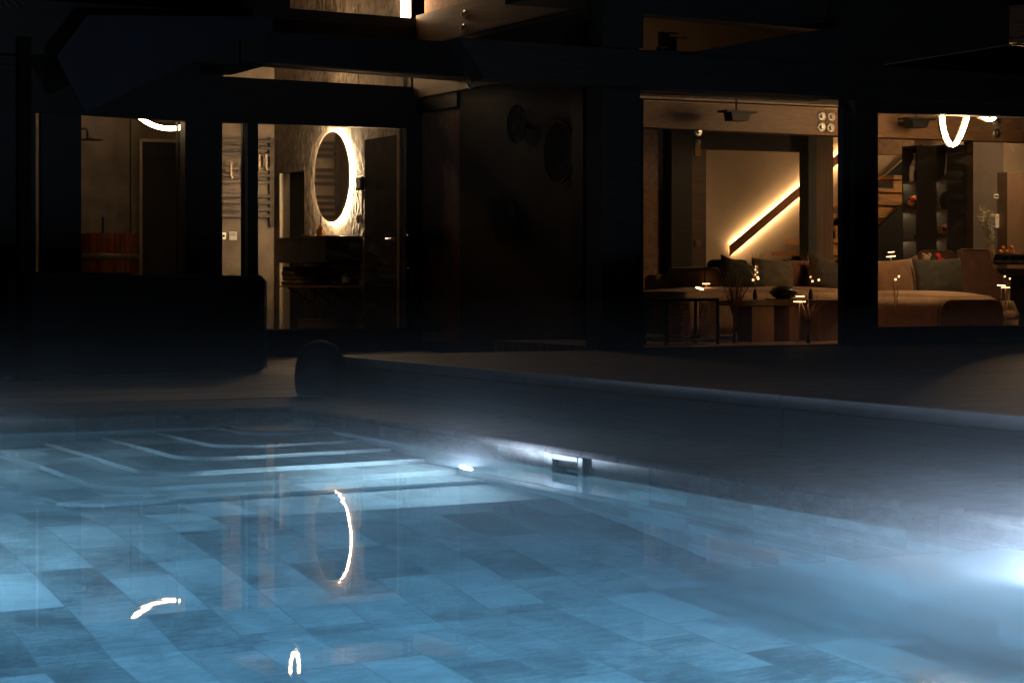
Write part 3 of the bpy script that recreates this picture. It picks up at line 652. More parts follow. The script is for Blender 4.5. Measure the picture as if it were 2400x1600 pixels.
bm = bmnew(); lathe(bm, [(.002, .03), (.03, .028), (.06, .012), (.165, .004), (.165, -.004), (.001, -.008)], PY(212, 328, 27.3), 32, cap=False); obj('head', bm, BLACK, s_, True)
bm = bmnew(); h_ = PY(205, 326, 27.3); tube(bm, [h_, h_ + Vector((0, 0, .10)), h_ + Vector((-.01, 0, .13)), h_ + Vector((-.04, 0, .14)), h_ + Vector((-.5, .1, .14))], .016, 8); obj('arm', bm, BLACK, s_, True)
p = PY(241, 545, 28.0); s_ = thing('hand_shower', 'slim black hand shower standing behind the wooden tub', 'shower', (p.x, 28.0, .2))
bm = bmnew(); tube(bm, [(p.x, 28.0, .2), (p.x, 28.0, p.z + .02), PY(241, 500, 28.0)], .016, 8); obj('riser_pipe', bm, BLACK, s_); bm = bmnew(); tube(bm, [PY(242, 508, 27.95), PY(242, 488, 27.95)], .02, 8); obj('handset', bm, CHROME, s_)
# ring pendants
def ring_pendant(c, rx, rz, yaw, r, name_label, strength, wire=2.2, tilt=0.0, grp='glowing ring pendants'):
    t = thing('ring_pendant', name_label, 'pendant lamp', c, grp)
    M = Matrix.Rotation(yaw, 3, 'Z') @ Matrix.Rotation(tilt, 3, 'X'); n = 48
    def P_(a, k=0): return Vector(c) + M @ Vector(((rx + k) * math.cos(a), .0, (rz + k) * math.sin(a)))
    A = [i * 2 * math.pi / n for i in range(n)]
    bm = bmnew(); tube(bm, [P_(a) for a in A], r, 10, True); obj('light_tube', bm, emat('pendant_led_%d' % strength, (1, .66, .34), strength * 1.5), t, True)
    bm = bmnew(); tube(bm, [P_(a, r * 1.1) + M @ Vector((0, .012, 0)) for a in A], r * .62, 8, True); obj('channel', bm, BRUSH, t, True)
    bm = bmnew(); top = P_(math.pi / 2, r); tube(bm, [top, top + Vector((0, 0, wire))], .004, 5); obj('wire', bm, BLACK, t)
    return t
c = PY(397, 193, 25.6); ring_pendant(c, .6, .6, -.15, .03, 'large glowing ring pendant at the top of the left window', 24, 3.0)
c = PY(690, 112, 27.0); ring_pendant(c, .11, .24, .6, .022, 'small glowing ring pendant hidden behind the balcony beam', 60, 2.5)
c = PY(905, 138, 26.0); ring_pendant(c, .22, .11, -.4, .02, 'glowing ring pendant behind the balcony beam near the tall lamp', 330, 2.5)
t = thing('tube_lamp', 'white glowing cylinder lamp in the upper window beside the brown wall', 'lamp', PY(950, 40, 24.74), None)
a = PY(950, 44, 24.74)
bm = bmnew(); lathe(bm, [(.062, -.05), (.062, 1.6)], a, 24); obj('diffuser', bm, emat('tube_lamp', (1, .66, .36), 32), t, True)
bm = bmnew(); lathe(bm, [(.066, 1.6), (.066, 1.66), (.01, 1.68)], a, 24); obj('cap', bm, CHROME, t, True)
bm = bmnew(); lathe(bm, [(.066, -.1), (.066, -.05)], a, 24); obj('base', bm, CHROME, t, True)
t = thing('wire_pendant', 'bare suspension wires hanging in the upper window', 'pendant lamp', PY(760, 10, 26), None)
bm = bmnew()
for x0, x1 in ((726, 720), (743, 741), (785, 787), (800, 805)): tube(bm, [PY(x0, -160, 25.4), PY(x1, 60, 25.4)], .0035, 5)
obj('wire', bm, BLACK, t)
bm = bmnew(); p = PY(541, 90, 25.4); tube(bm, [p + Vector((0, 0, .35)), p + Vector((.09, 0, -.3))], .013, 8); obj('light_tube', bm, emat('pendant_led_60', (), 0), t)

# ================================================================== LIVING ROOM
FL = .445
hbox('interior_floor', plank_mat('oak_floor', (.24, .155, .10), (0, 1), .4, .2, 2.0, .15), 9.9, 24, YP + .3, 19.66, .3, FL)
hbox('interior_floor', MATS['oak_floor'], 11.55, 24, 19.661, 24.2, .3, FL)
hbox('wall', CREAM, 11.55, 24, 24.0, 24.2, FL, 5.2)
hbox('wall', DARKT, 23.8, 24, YP + .3, 24, FL, 5.2)
hbox('wall', DARKT, 11.502, 11.549, 19.66, 24.2, .3, 4.0)
hbox('ceiling', mat('dark_ceiling', (.012, .011, .01), .8, .1, 4), 9.9, 24, YP + .0, 19.4, 4.02, 4.2)
hbox('ceiling', mat('dark_ceiling'), 11.55, 24, 19.401, 24.0, 4.02, 4.2)
hbox('soffit', mat('dark_ceiling'), 9.9, 24, YP + .34, 19.55, 3.2, 3.3)
hbox('added_black_panel', BLACK, 11.6, 24, 19.83, 19.86, 3.17, 4.01)  # added black panel that covers the lit ceiling behind
# big tan beam across the room with bolts
YI = 19.6
ib = hp('beam', [(1490, 236), (1980, 257), (2480, 281), (2480, 336), (1980, 319), (1490, 297)], YI, .22, TAN)
a = PY(1935, 285, YI); hbox('beam_joint', BLACK, a.x - .005, a.x + .005, YI - .002, YI + .001, PY(1935, 317.5, YI).z, PY(1935, 257, YI).z)
for x, y in ((1925, 273), (1947, 274), (1924, 298), (1945, 300), (2335, 288), (2335, 313)):
    bm = bmnew(); bolt(bm, PY(x, y, YI), 'Y', .06); obj('bolt', bm, CHROME, ib)
for x, y in ((1636, 310),): bm = bmnew(); bolt(bm, PY(x, y, YI + .1), 'Y', .05); obj('bolt', bm, CHROME, ib)
SPOTM = mat('black_lamp_metal', (.006, .006, .006), .5, .1, 5)
def spot(px, py, Y, label, k=1.0):
    p = PY(px, py, Y); t = thing('ceiling_spotlight', label, 'spotlight', p, 'black spotlights under the living room ceiling')
    bm = bmnew(); prism(bm, [p + Vector((-.10 * k, -.08, 0)), p + Vector((.10 * k, -.08, 0)), p + Vector((.14 * k, -.08, .09)), p + Vector((-.12 * k, -.08, .09))], (0, .16, 0)); obj('head', bm, SPOTM, t)
    bm = bmnew(); box(bm, p.x - .19 * k, p.x + .22 * k, Y - .1, Y + .1, p.z + .092, p.z + .115); obj('base_plate', bm, SPOTM, t)
    bm = bmnew(); tube(bm, [p + Vector((0, 0, .11)), p + Vector((0, 0, .5))], .012, 6); obj('stem', bm, SPOTM, t)
spot(1726, 284, 19.2, 'black ceiling spotlight left of the bolted beam joint above the sofa'); spot(2147, 300, 19.2, 'black ceiling spotlight left of the glowing loop pendants')
# partition with the opening towards the stairs
YO = 21.5
hp('wall', [(1480, 290), (1576, 290), (1576, 820), (1480, 820)], YO, .2, BROWNW)
hp('post', [(1574, 290), (1622, 290), (1622, 820), (1574, 820)], YO - .2, .3, BLACKW)
po = hp('post', [(1620, 312), (1655, 312), (1655, 820), (1620, 820)], YO - .05, .12, mat('dark_brown_timber'))
hp('beam', [(1610, 300), (1900, 312), (1900, 356), (1610, 349)], YO - .06, .14, BLACKW)
hp('post', [(1895, 312), (1914, 312), (1914, 820), (1895, 820)], YO - .1, .2, mat('blue_grey_paint', (.06, .07, .075), .5, .1, 5))
hp('post', [(1914, 312), (1953, 312), (1953, 820), (1914, 820)], YO - .08, .2, mat('brown_timber_post', (.17, .11, .075), .5, .2, 4, .1, stretch=(8, 8, .5)))
X0, X1, Z0, Z1 = RY(1628, 326, 1641, 366, YO - .06); t = thing('door_plate', 'narrow wooden plate with a round bolt on the dark door post', 'plate', ((X0 + X1) / 2, YO - .07, Z0))
bm = bmnew(); box(bm, X0, X1, YO - .075, YO - .055, Z0, Z1, .003); obj('plate', bm, OAK, t)
bm = bmnew(); bolt(bm, PY(1635, 333, YO - .077), 'Y', .04); obj('bolt', bm, CHROME, t)
X0, X1, Z0, Z1 = RY(1628, 563, 1642, 579, YO - .06); t = thing('light_switch', 'small tan light switch on the dark post left of the stairs', 'switch', ((X0 + X1) / 2, YO - .07, Z0))
bm = bmnew(); box(bm, X0, X1, YO - .07, YO - .055, Z0, Z1, .004); obj('plate', bm, TAN, t)
bm = bmnew(); box(bm, X0 + .015, X1 - .015, YO - .078, YO - .07, Z0 + .015, Z1 - .015, .003); obj('rocker', bm, TAN, t)
# handrail with light behind it
YR = 23.955
hr = thing('stair_handrail', 'wooden board handrail glowing from hidden light strips up the stair wall', 'handrail', PY(1711, 602, YR))
sl = -.846
def hy(x, top): return (575 if top else 598) + sl * (x - 1711)
bm = bmnew(); polyY(bm, [(1711, 575), (1711, 600), (2150, hy(2150, 0)), (2150, hy(2150, 1))], YR, .018); obj('board', bm, mat('walnut_board', (.5, .24, .10), .5, .25, 4, .1, stretch=(2, 1, 9)), hr)
LED = emat('rail_led', (1, .62, .28), 180)
for top, o in ((1, 4), (0, -5)):
    bm = bmnew(); polyY(bm, [(1716, hy(1716, top) + o), (1716, hy(1716, top) + o + 1.2), (2150, hy(2150, top) + o + 1.2), (2150, hy(2150, top) + o)], YR + .021, .01); obj('light_strip', bm, LED, hr)
# stairs
st = thing('staircase', 'oak staircase with black stringers rising behind the sofa', 'stairs', PY(1990, 780, 23.3))
bm = bmnew(); polyY(bm, [(1845, 612), (2160, 338), (2160, 420), (1845, 690)], 23.72, .05); obj('stringer', bm, BLACK, st)
bm = bmnew(); polyY(bm, [(1925, 645), (2130, 471), (2130, 720), (1925, 720)], 22.75, .05); obj('stringer', bm, BLACK, st)
OAKS = mat('oak_tread', (.72, .40, .14), .45, .25, 3, .1, stretch=(1, 4, 12))
for k in range(7):
    xl = 2080 - 34 * k; yt = 412 + 29.5 * k; xr = 2132
    a, b = PY(xl, yt, 23.0), PY(xr, yt, 23.0); zb = PY(xl, yt + 9.5, 23.0).z; z2 = PY(xl, yt + 30, 23.0).z
    bm = bmnew(); box(bm, a.x, b.x, 22.86 - .0 , 23.7, zb, a.z, .004); obj('tread', bm, OAKS, st)
    bm = bmnew(); box(bm, a.x + .06, b.x, 22.93, 22.96, z2 + .001, zb - .001); obj('riser', bm, OAKS, st)
hp('beam', [(1990, 318), (2143, 322), (2143, 362), (1990, 362)], 23.3, .2, BROWNW)
# right hand walls
X0, X1, Z0, Z1 = RY(2281, 300, 2352, 780, 22.4); hbox('wall', mat('grey_brown_wall', (.085, .07, .058), .8, .15, 10), X0, X1, 22.4, 22.6, FL, 4.0)
X0, X1, Z0, Z1 = RY(2353, 300, 2364, 780, 22.7); hbox('wall', BLACK, X0, X1, 22.7, 22.75, FL, PY(2358, 404, 22.7).z)
X0, X1, Z0, Z1 = RY(2360, 405, 2480, 640, 22.2); fr = thing('tall_cabinet', 'tall brown cabinet door behind the dining table at the right edge', 'cabinet', ((X0 + X1) / 2, 22.3, FL))
bm = bmnew(); box(bm, X0, X1, 22.2, 22.6, FL, Z1, .01); obj('body', bm, mat('bronze_panel', (.23, .15, .10), .35, .1, 3, metal=.3), fr)
bm = bmnew(); box(bm, X0, X0 + .012, 22.192, 22.199, FL, Z1); obj('edge_strip', bm, BRUSH, fr)
X0, X1, Z0, Z1 = RY(2328, 455, 2338, 465, 22.4); t = thing('room_thermostat', 'small white framed thermostat on the grey wall beside the shelves', 'thermostat', ((X0 + X1) / 2, 22.38, Z0))
bm = bmnew(); box(bm, X0, X1, 22.375, 22.398, Z0, Z1, .004); obj('frame', bm, WHITEP, t); bm = bmnew(); box(bm, X0 + .015, X1 - .015, 22.37, 22.374, Z0 + .015, Z1 - .015); obj('display', bm, BLACK, t)
X0, X1, Z0, Z1 = RY(2330, 502, 2341, 534, 22.4); t = thing('remote_control', 'white remote control in its holder on the grey wall', 'remote', ((X0 + X1) / 2, 22.38, Z0))
bm = bmnew(); box(bm, X0, X1, 22.365, 22.398, Z0, Z1, .006); obj('case', bm, WHITEP, t); bm = bmnew(); box(bm, X0 + .015, X1 - .015, 22.36, 22.364, Z1 - .075, Z1 - .02); obj('display', bm, mat('grey_display'), t)
bm = bmnew()
for i in range(3):
    for j in range(4): box(bm, X0 + .012 + i * .014, X0 + .02 + i * .014, 22.361, 22.364, Z1 - .1 - j * .02, Z1 - .09 - j * .02)
obj('keypad', bm, mat('grey_display'), t)
# loop pendants
def loop_pendant(c, pts, r, label, strength=205):
    t = thing('loop_pendant', label, 'pendant lamp', c, 'glowing loop pendants over the dining table')
    P3 = [PY(x, y, c[1]) + Vector((0, d, 0)) for x, y, d in pts]
    Q = []
    for i in range(len(P3)):
        p0, p1, p2, p3 = (P3[(i + k - 1) % len(P3)] for k in range(4))
        for s in range(6):
            u = s / 6; Q.append(.5 * ((2 * p1) + (p2 - p0) * u + (2 * p0 - 5 * p1 + 4 * p2 - p3) * u * u + (3 * p1 - p0 - 3 * p2 + p3) * u ** 3))
    bm = bmnew(); tube(bm, Q, r, 10, True); obj('light_tube', bm, emat('loop_led_%d' % strength, (1, .61, .29), strength * 1.15), t, True)
    bm = bmnew(); tube(bm, [q + Vector((-.026, .03, -.012)) for q in Q], r * .8, 8, True); obj('channel', bm, BRUSH, t, True)
    bm = bmnew(); top = max(Q, key=lambda v: v.z); tube(bm, [top, Vector((top.x, top.y, 3.19))], .004, 5); obj('wire', bm, BLACK, t)
loop_pendant((15.0, 17.55, 2.9), [(2210, 262, 0), (2211, 292, 0), (2220, 325, 0), (2236, 340, .02), (2256, 325, .05), (2272, 295, .08), (2284, 262, .1), (2280, 228, .1), (2248, 214, .06), (2218, 228, .02)], .019, 'larger glowing loop pendant drooping into the right window')
loop_pendant((15.5, 17.55, 3.0), [(2300, 268, 0), (2312, 278, 0), (2324, 280.5, .02), (2336, 276, .04), (2346, 262, .05), (2342, 240, .05), (2320, 228, .02), (2302, 242, 0)], .018, 'smaller glowing loop pendant at the top of the right window')
loop_pendant((19.3, 20.8, 2.6), [(2475, 300, 0), (2490, 330, 0), (2510, 340, 0), (2530, 320, .04), (2535, 285, .05), (2515, 262, .05), (2490, 265, .02)], .02, 'loop pendant added unseen outside the right edge to light the kitchen end', 430)  # extra loop out of view, added to brighten the right-hand walls
# two shelf towers with lit niches
TOWER = mat('black_cabinet', (.03, .027, .025), .35, .15, 5)
def tower(x0, x1, y0, y1, ztop, shelves, label):
    t = thing('shelf_tower', label, 'shelf', ((x0 + x1) / 2, (y0 + y1) / 2, FL), 'black shelf towers with lit niches')
    th = .022
    bm = bmnew(); box(bm, x0, x1, y0, y0 + th, FL, ztop); obj('side_panel', bm, TOWER, t)
    bm = bmnew(); box(bm, x0, x1, y1 - th, y1, FL, ztop); obj('side_panel', bm, TOWER, t)
    bm = bmnew(); box(bm, x1 - th, x1, y0 + th + .001, y1 - th - .001, FL, ztop); obj('back_panel', bm, BROWNW, t)
    bm = bmnew(); box(bm, x0, x1 - th - .001, y0 + th + .001, y1 - th - .001, ztop - .03, ztop - .001); obj('top_panel', bm, TOWER, t)
    for z in shelves:
        bm = bmnew(); box(bm, x0 + .004, x1 - th - .001, y0 + th + .001, y1 - th - .001, z - .026, z); s = obj('shelf_board', bm, mat('dark_brown_timber'), t)
        bm = bmnew(); box(bm, x0 + .05, x1 - .06, y0 + th + .02, y0 + th + .045, z - .034, z - .0265); obj('light_strip', bm, emat('niche_led', (1, .72, .38), 50), s)
    return t
T1X, T1Y = 16.5, 20.8; zz = [PX(2135, y, T1X).z for y in (425, 494, 561)]
tower(T1X, T1X + .31, T1Y, T1Y + .31, PX(2150, 341, T1X).z, zz, 'left black shelf tower with a pale arch sculpture on top shelf')
T2X = 16.99; zz2 = [PX(2210, y, T2X).z for y in (421, 491, 559)]
tower(T2X, T2X + .3, T1Y, T1Y + .31, PX(2222, 338, T2X).z, zz2, 'right black shelf tower with a dark round plate on its shelf')
def onshelf(T, z, dy=.15, dx=.1): return Vector((T + dx, T1Y + dy, z + .001))
b = onshelf(T1X, zz[0], .16, .1); t = thing('arch_sculpture', 'pale arch shaped sculpture on the top shelf of the left tower', 'sculpture', b)
bm = bmnew(); tube(bm, [b + Vector((0, .075, 0)), b + Vector((0, .085, .1)), b + Vector((0, .06, .2)), b + Vector((0, .0, .255)), b + Vector((0, -.05, .2)), b + Vector((0, -.07, .1)), b + Vector((0, -.065, 0))], [.034, .036, .04, .045, .04, .034, .032], 12); obj('arch', bm, mat('pale_ceramic', (.5, .42, .33), .7, .1, 20), t, True)
bm = bmnew(); lathe(bm, [(.042, .25), (.03, .29), (.022, .33), (.026, .36)], b, 16); obj('neck', bm, mat('pale_ceramic'), t, True)
def coral(b, label, col, s=1.0, nm='coral'):
    t = thing('coral_ornament', label, 'ornament', b, 'coral ornaments on the shelves'); bm = bmnew(); rnd = random.Random(len(label))
    for k in range(46):
        a = rnd.uniform(0, 6.3); e = rnd.uniform(-.2, 1.3); d = Vector((math.cos(a) * math.cos(e), math.sin(a) * math.cos(e), math.sin(e)))
        q = b + Vector((0, 0, .09 * s)) + Vector((d.x * .08, d.y * .1, d.z * .09)) * s; sph(bm, q, .022 * s * rnd.uniform(.7, 1.3), u=8, v=6)
    obj('branches', bm, mat(nm, col, .8, .3, 30), t, True)
    bm = bmnew(); box(bm, b.x - .05, b.x + .05, b.y - .06, b.y + .06, b.z, b.z + .022, .004); lathe(bm, [(.02, .02), (.03, .075 * s)], b, 12); obj('stand', bm, mat('smoked_glass', (.06, .05, .04), .1, .1, 5, metal=.5), t)
coral(onshelf(T1X, zz[1]), 'orange coral ornament on the middle shelf of the left tower', (.55, .15, .06))
coral(onshelf(T2X, zz2[2]), 'dark red coral ornament on the low shelf of the right tower', (.14, .05, .035), .95, 'dark_coral')
b = onshelf(T1X, zz[2], .1); t = thing('figurine', 'small black figurine in the lowest lit niche of the left tower', 'figurine', b)
bm = bmnew(); lathe(bm, [(.04, 0), (.04, .015), (.02, .03), (.032, .07), (.02, .1), (.024, .125), (.01, .15)], b, 14); obj('body', bm, BLK2, t, True); bm = bmnew(); sph(bm, b + Vector((0, .05, .03)), .028); obj('ball', bm, BLK2, t, True)
b = onshelf(T2X, zz2[1], .14, .08); t = thing('round_plate', 'dark round standing plate in the middle niche of the right tower', 'plate', b)
bm = bmnew(); lathe(bm, [(.001, .012), (.05, .012), (.115, -.004), (.12, .002), (.05, .024), (.001, .026)], b + Vector((0, 0, .121)), 28, 'X', cap=False); obj('disc', bm, BLK2, t, True); bm = bmnew(); box(bm, b.x - .03, b.x + .05, b.y - .05, b.y + .05, b.z, b.z + .012); obj('foot', bm, BLK2, t)
b = onshelf(T2X, zz2[0], .12, .08); t = thing('silver_vase', 'slim silver vase on a black foot in the top niche of the right tower', 'vase', b)
bm = bmnew(); box(bm, b.x - .05, b.x + .05, b.y - .05, b.y + .05, b.z, b.z + .045, .003); obj('foot', bm, BLK2, t); bm = bmnew(); lathe(bm, [(.03, .046), (.034, .1), (.018, .2), (.012, .3), (.02, .36)], b, 16); obj('body', bm, CHROME, t, True)
bm = bmnew()
for k in range(16): sph(bm, b + Vector((random.uniform(-.03, .03), random.uniform(-.06, .06), .36 + random.uniform(0, .17))), .016, u=8, v=6)
obj('glass_blossom', bm, mat('smoked_glass'), t, True)

# ------------------------------------------------------------------ sofa
so = thing('corner_sofa', 'long beige corner sofa with a chaise behind the big windows', 'sofa', (13.4, 19.2, FL))
def rbox(bm, x0, x1, y0, y1, z0, z1, r, crown=0.0, n=10):
    """soft box: rounded by a bevel, crowned on top"""
    r_ = bmesh.ops.create_cube(bm, size=1.0); vs = r_['verts']
    bmesh.ops.transform(bm, matrix=Matrix.Translation(((x0 + x1) / 2, (y0 + y1) / 2, (z0 + z1) / 2)) @ Matrix.Diagonal((x1 - x0, y1 - y0, z1 - z0, 1)), verts=vs)
    es = list({e for v in vs for e in v.link_edges}); fs0 = list({f for v in vs for f in v.link_faces})
    res = bmesh.ops.bevel(bm, geom=es, offset=r, segments=5, profile=.5, affect='EDGES')
    bm.faces.ensure_lookup_table()
    if crown:
        tops = [f for f in bm.faces if f.normal.z > .9 and abs(f.calc_center_median().z - z1) < .02]
        bmesh.ops.subdivide_edges(bm, edges=list({e for f in tops for e in f.edges}), cuts=n, use_grid_fill=True)
        for v in bm.verts:
            if v.co.z > z1 - .004 and x0 < v.co.x < x1 and y0 < v.co.y < y1:
                a = (v.co.x - x0) / (x1 - x0) * 2 - 1; b = (v.co.y - y0) / (y1 - y0) * 2 - 1
                v.co.z += crown * max(0, 1 - a ** 4) * max(0, 1 - b ** 4)
    return bm
SX0, SX1, CX0, CX1 = 11.72, 14.29, 14.295, 15.16
bm = bmnew(); rbox(bm, SX0, SX1, 18.72, 20.0, FL + .05, .955, .11, .07); obj('seat', bm, SOFA, so, True)
bm = bmnew(); rbox(bm, CX0, CX1, 17.62, 20.0, FL + .05, .905, .10, .07); ch = obj('chaise', bm, SOFA, so, True)
bm = bmnew(); a, b = CX0 + .012, CX1 - .012; zt = .875
arc = [(a, FL + .08)] + [(a + .12 - .12 * math.cos(t), zt - .12 + .12 * math.sin(t)) for t in [k * math.pi / 12 for k in range(7)]] + [(b - .12 + .12 * math.sin(t), zt - .12 + .12 * math.cos(t)) for t in [k * math.pi / 12 for k in range(7)]] + [(b, FL + .08)]
tube(bm, [(x, 17.612, z) for x, z in arc], .009, 6); obj('piping', bm, mat('brown_piping', (.2, .12, .08), .8), ch)
bm = bmnew(); prism(bm, [(x, 17.608, z) for x, z in arc], (0, .02, 0)); obj('end_panel', bm, mat('taupe_velvet', (.20, .125, .085), .9, .2, 10, .1, sheen=.3), ch)
bm = bmnew(); rbox(bm, 12.1, 15.16, 19.95, 20.25, FL + .05, 1.16, .08); obj('backrest', bm, SOFA, so, True)
bm = bmnew(); rbox(bm, 12.28, 12.52, 19.2, 20.05, .93, 1.24, .07); obj('armrest', bm, SOFA, so, True)
bm = bmnew(); p = PY(1664, 640, 19.15); tube(bm, [(12.27, 19.18, .95), (12.27, 19.18, 1.235), (12.55, 19.18, 1.25)], .008, 6); obj('piping', bm, BLACK, so)
for x in (12.0, 14.0, 15.0):
    bm = bmnew(); lathe(bm, [(.03, FL + .0005), (.03, FL + .06)], (x, 18.95, 0), 10); obj('foot', bm, BLACK, so)
def cushion(x0, x1, y0, y1, Y, m, label, yaw=0, lean=-.22, roll=0, d=.2, pip=None):
    a = PY((x0 + x1) / 2, (y0 + y1) / 2, Y); w_ = PY(x1, 640, Y).x - PY(x0, 640, Y).x; h_ = PY(x0, y0, Y).z - PY(x0, y1, Y).z
    t = thing('cushion', label, 'cushion', (a.x, Y, PY(x0, y1, Y).z), 'scatter cushions along the sofa')
    bm = bmnew(); pillow(bm, a, w_, h_, d, yaw, lean, roll); obj('cover', bm, m, t, True)
    return t
cushion(1682, 1800, 612, 690, 19.1, DARKC, 'dark olive cushion at the left end of the sofa', .15, -.25, .28)
cushion(1765, 1862, 607, 690, 19.3, GREYC, 'grey beige cushion between the dark and brown ones', -.1, -.2, .08)
cushion(1838, 1925, 607, 690, 19.3, mat('rust_fabric', (.21, .095, .05), .9, .2, 10, .2), 'rust brown cushion behind the dark cushion near the window mullion', .1)
cushion(1893, 1985, 604, 692, 19.05, mat('slate_fabric', (.075, .064, .054), .9, .2, 14, .2), 'slate grey pointed cushion just left of the window mullion', -.1, -.22, .32)
cushion(2040, 2150, 607, 700, 19.1, mat('cognac_velvet', (.2, .105, .055), .85, .2, 8, .15, sheen=.3), 'cognac velvet cushion right of the window mullion', .1, -.2, -.05)
cushion(2096, 2168, 607, 700, 19.3, mat('rust_fabric'), 'dark brown cushion tucked behind the cognac cushion', -.1, -.2, -.35)
cushion(2146, 2256, 605, 697, 18.95, DARKC, 'large dark green cushion leaning on the chaise', -.05, -.2, -.03)
p = PY(1706, 617, 19.8); t = thing('folded_blanket', 'dark folded blanket lying over the left sofa back', 'blanket', p)
bm = bmnew(); rbox(bm, p.x - .16, p.x + .18, 19.6, 20.05, 1.17, 1.33, .07); obj('cloth', bm, BLACKW, t, True); bm = bmnew(); rbox(bm, p.x - .22, p.x + .05, 19.55, 19.9, 1.16, 1.25, .04); obj('fold', bm, BLACKW, t, True)
# soft toys behind the cushion
p = PY(2171, 606, 19.5); t = thing('plush_toy', 'beige plush toy peeking over the dark green cushion', 'toy', p); bm = bmnew()
for dx, dz, r in ((0, 0, .05), (-.04, .045, .022), (.05, .05, .02), (.07, 0, .045)): sph(bm, p + Vector((dx, 0, dz)), r)
obj('body', bm, mat('beige_plush', (.4, .3, .2), .95, .3, 40, .4), t, True)
p = PY(2193, 602, 19.45); t = thing('plush_toy', 'red and black plush toy beside the beige one', 'toy', p)
bm = bmnew(); tube(bm, [p + Vector((.0, 0, .03)), p + Vector((.03, 0, .02)), p + Vector((.055, 0, -.03)), p + Vector((.06, 0, -.08))], [.018, .03, .035, .03], 10); sph(bm, p + Vector((.10, 0, -.04)), .03); obj('body', bm, mat('red_plush', (.55, .03, .03), .9, .3, 40, .3), t, True)
bm = bmnew(); sph(bm, p + Vector((-.03, 0, -.03)), .05); obj('head', bm, BLACKW, t, True)

# ------------------------------------------------------------------ coffee table and what stands on it
YT = 17.85
ct = thing('coffee_table', 'low coffee table with a dark top and wooden box legs before the sofa', 'table', (13.0, YT, FL))
X0, X1, Z0, Z1 = RY(1728, 703, 1990, 716, YT); bm = bmnew(); box(bm, X0, X1, YT, YT + .55, Z0, Z1, .004); obj('table_top', bm, mat('dark_oak', (.13, .075, .045), .4, .3, 4, stretch=(1, 8, 4)), ct)
for x0, x1 in ((1770, 1822), (1858, 1880)):
    a, b, _, _ = RY(x0, 720, x1, 790, YT); bm = bmnew(); box(bm, a, b, YT + .06, YT + .42, FL + .001, Z0 - .001, .004); obj('leg', bm, mat('mid_oak', (.30, .17, .09), .5, .2, 3, stretch=(9, 9, .6)), ct)
a, b, _, _ = RY(1926, 720, 1990, 790, YT); bm = bmnew(); box(bm, a, b, YT + .06, YT + .42, FL + .001, Z0 - .001, .004); obj('leg', bm, mat('mid_oak'), ct)
p = PY(1836, 688, YT + .2); p.z = Z1 + .078; t = thing('stone_bowl', 'black lens shaped bowl lying on the coffee table', 'bowl', p)
bm = bmnew(); lathe(bm, [(.001, -.075), (.06, -.07), (.11, -.045), (.152, 0), (.11, .045), (.06, .068), (.001, .075)], p, 32, cap=False); obj('body', bm, mat('polished_stone', (.03, .028, .022), .3, .3, 6), t, True)
bm = bmnew(); box(bm, p.x - .13, p.x + .1, YT + .1, YT + .35, Z1 + .0005, Z1 + .012); obj('tray', bm, TAN, t)
WLED = emat('mirrored_lamp_led', (1, .55, .22), 11)
def mirrored_disc_lamp(x, y, Y, zb, label, r=.06, stem=True, tilt=0.0, double=False):  # solid lamps standing in for outdoor lamps mirrored in the glass
    p = PY(x, y, Y); t = thing('mirrored_disc_lamp', label, 'lamp', (p.x, p.y, zb), 'disc lamps standing in for reflections in the glass')
    M = Matrix.Rotation(tilt, 3, 'Y')
    def disc(c, k):
        bm = bmnew(); lathe(bm, [(r * k, -.003), (r * k, .003)], (0, 0, 0), 24); 
        for v in bm.verts: v.co = M @ v.co + c
        obj('light_disc', bm, WLED, t)
        bm = bmnew(); lathe(bm, [(r * k * 1.06, .0035), (r * k, .011), (.004, .014)], (0, 0, 0), 24)
        for v in bm.verts: v.co = M @ v.co + c
        obj('shade', bm, BRUSH, t, True)
    disc(p, .8)
    if double: disc(p + Vector((.02, .02, .055)), .55)
    bm = bmnew(); tube(bm, [Vector((p.x, p.y, zb)), p + Vector((0, 0, -.004))], .007, 8); obj('stem', bm, BRUSH, t)
    bm = bmnew(); lathe(bm, [(.05, 0), (.05, .008), (.012, .014)], (p.x, p.y, zb), 20); obj('foot', bm, BRUSH, t)
mirrored_disc_lamp(1874, 707, 17.5, FL + .001, 'reflected lamp built as a double glowing disc before the coffee table', .078, double=True)
mirrored_disc_lamp(1655, 665, 19.05, FL + .001, 'reflected lamp built as a round glowing disc beside the left sofa end', .05)
mirrored_disc_lamp(1640, 676, 18.4, FL + .001, 'reflected lamp built as a tilted glowing disc in front of the left sofa end', .055, tilt=.35)
mirrored_disc_lamp(2088, 601, 20.6, FL + .001, 'reflected lamp built as a glowing disc behind the cognac cushion', .072, double=True, tilt=-.1)
mirrored_disc_lamp(2347, 669, 18.6, FL + .001, 'upper reflected lamp built as a glowing disc beside the right end of the chaise', .06, tilt=.1)
mirrored_disc_lamp(2357, 674, 17.9, FL + .001, 'lower reflected lamp built as a glowing disc beside the right end of the chaise', .06)
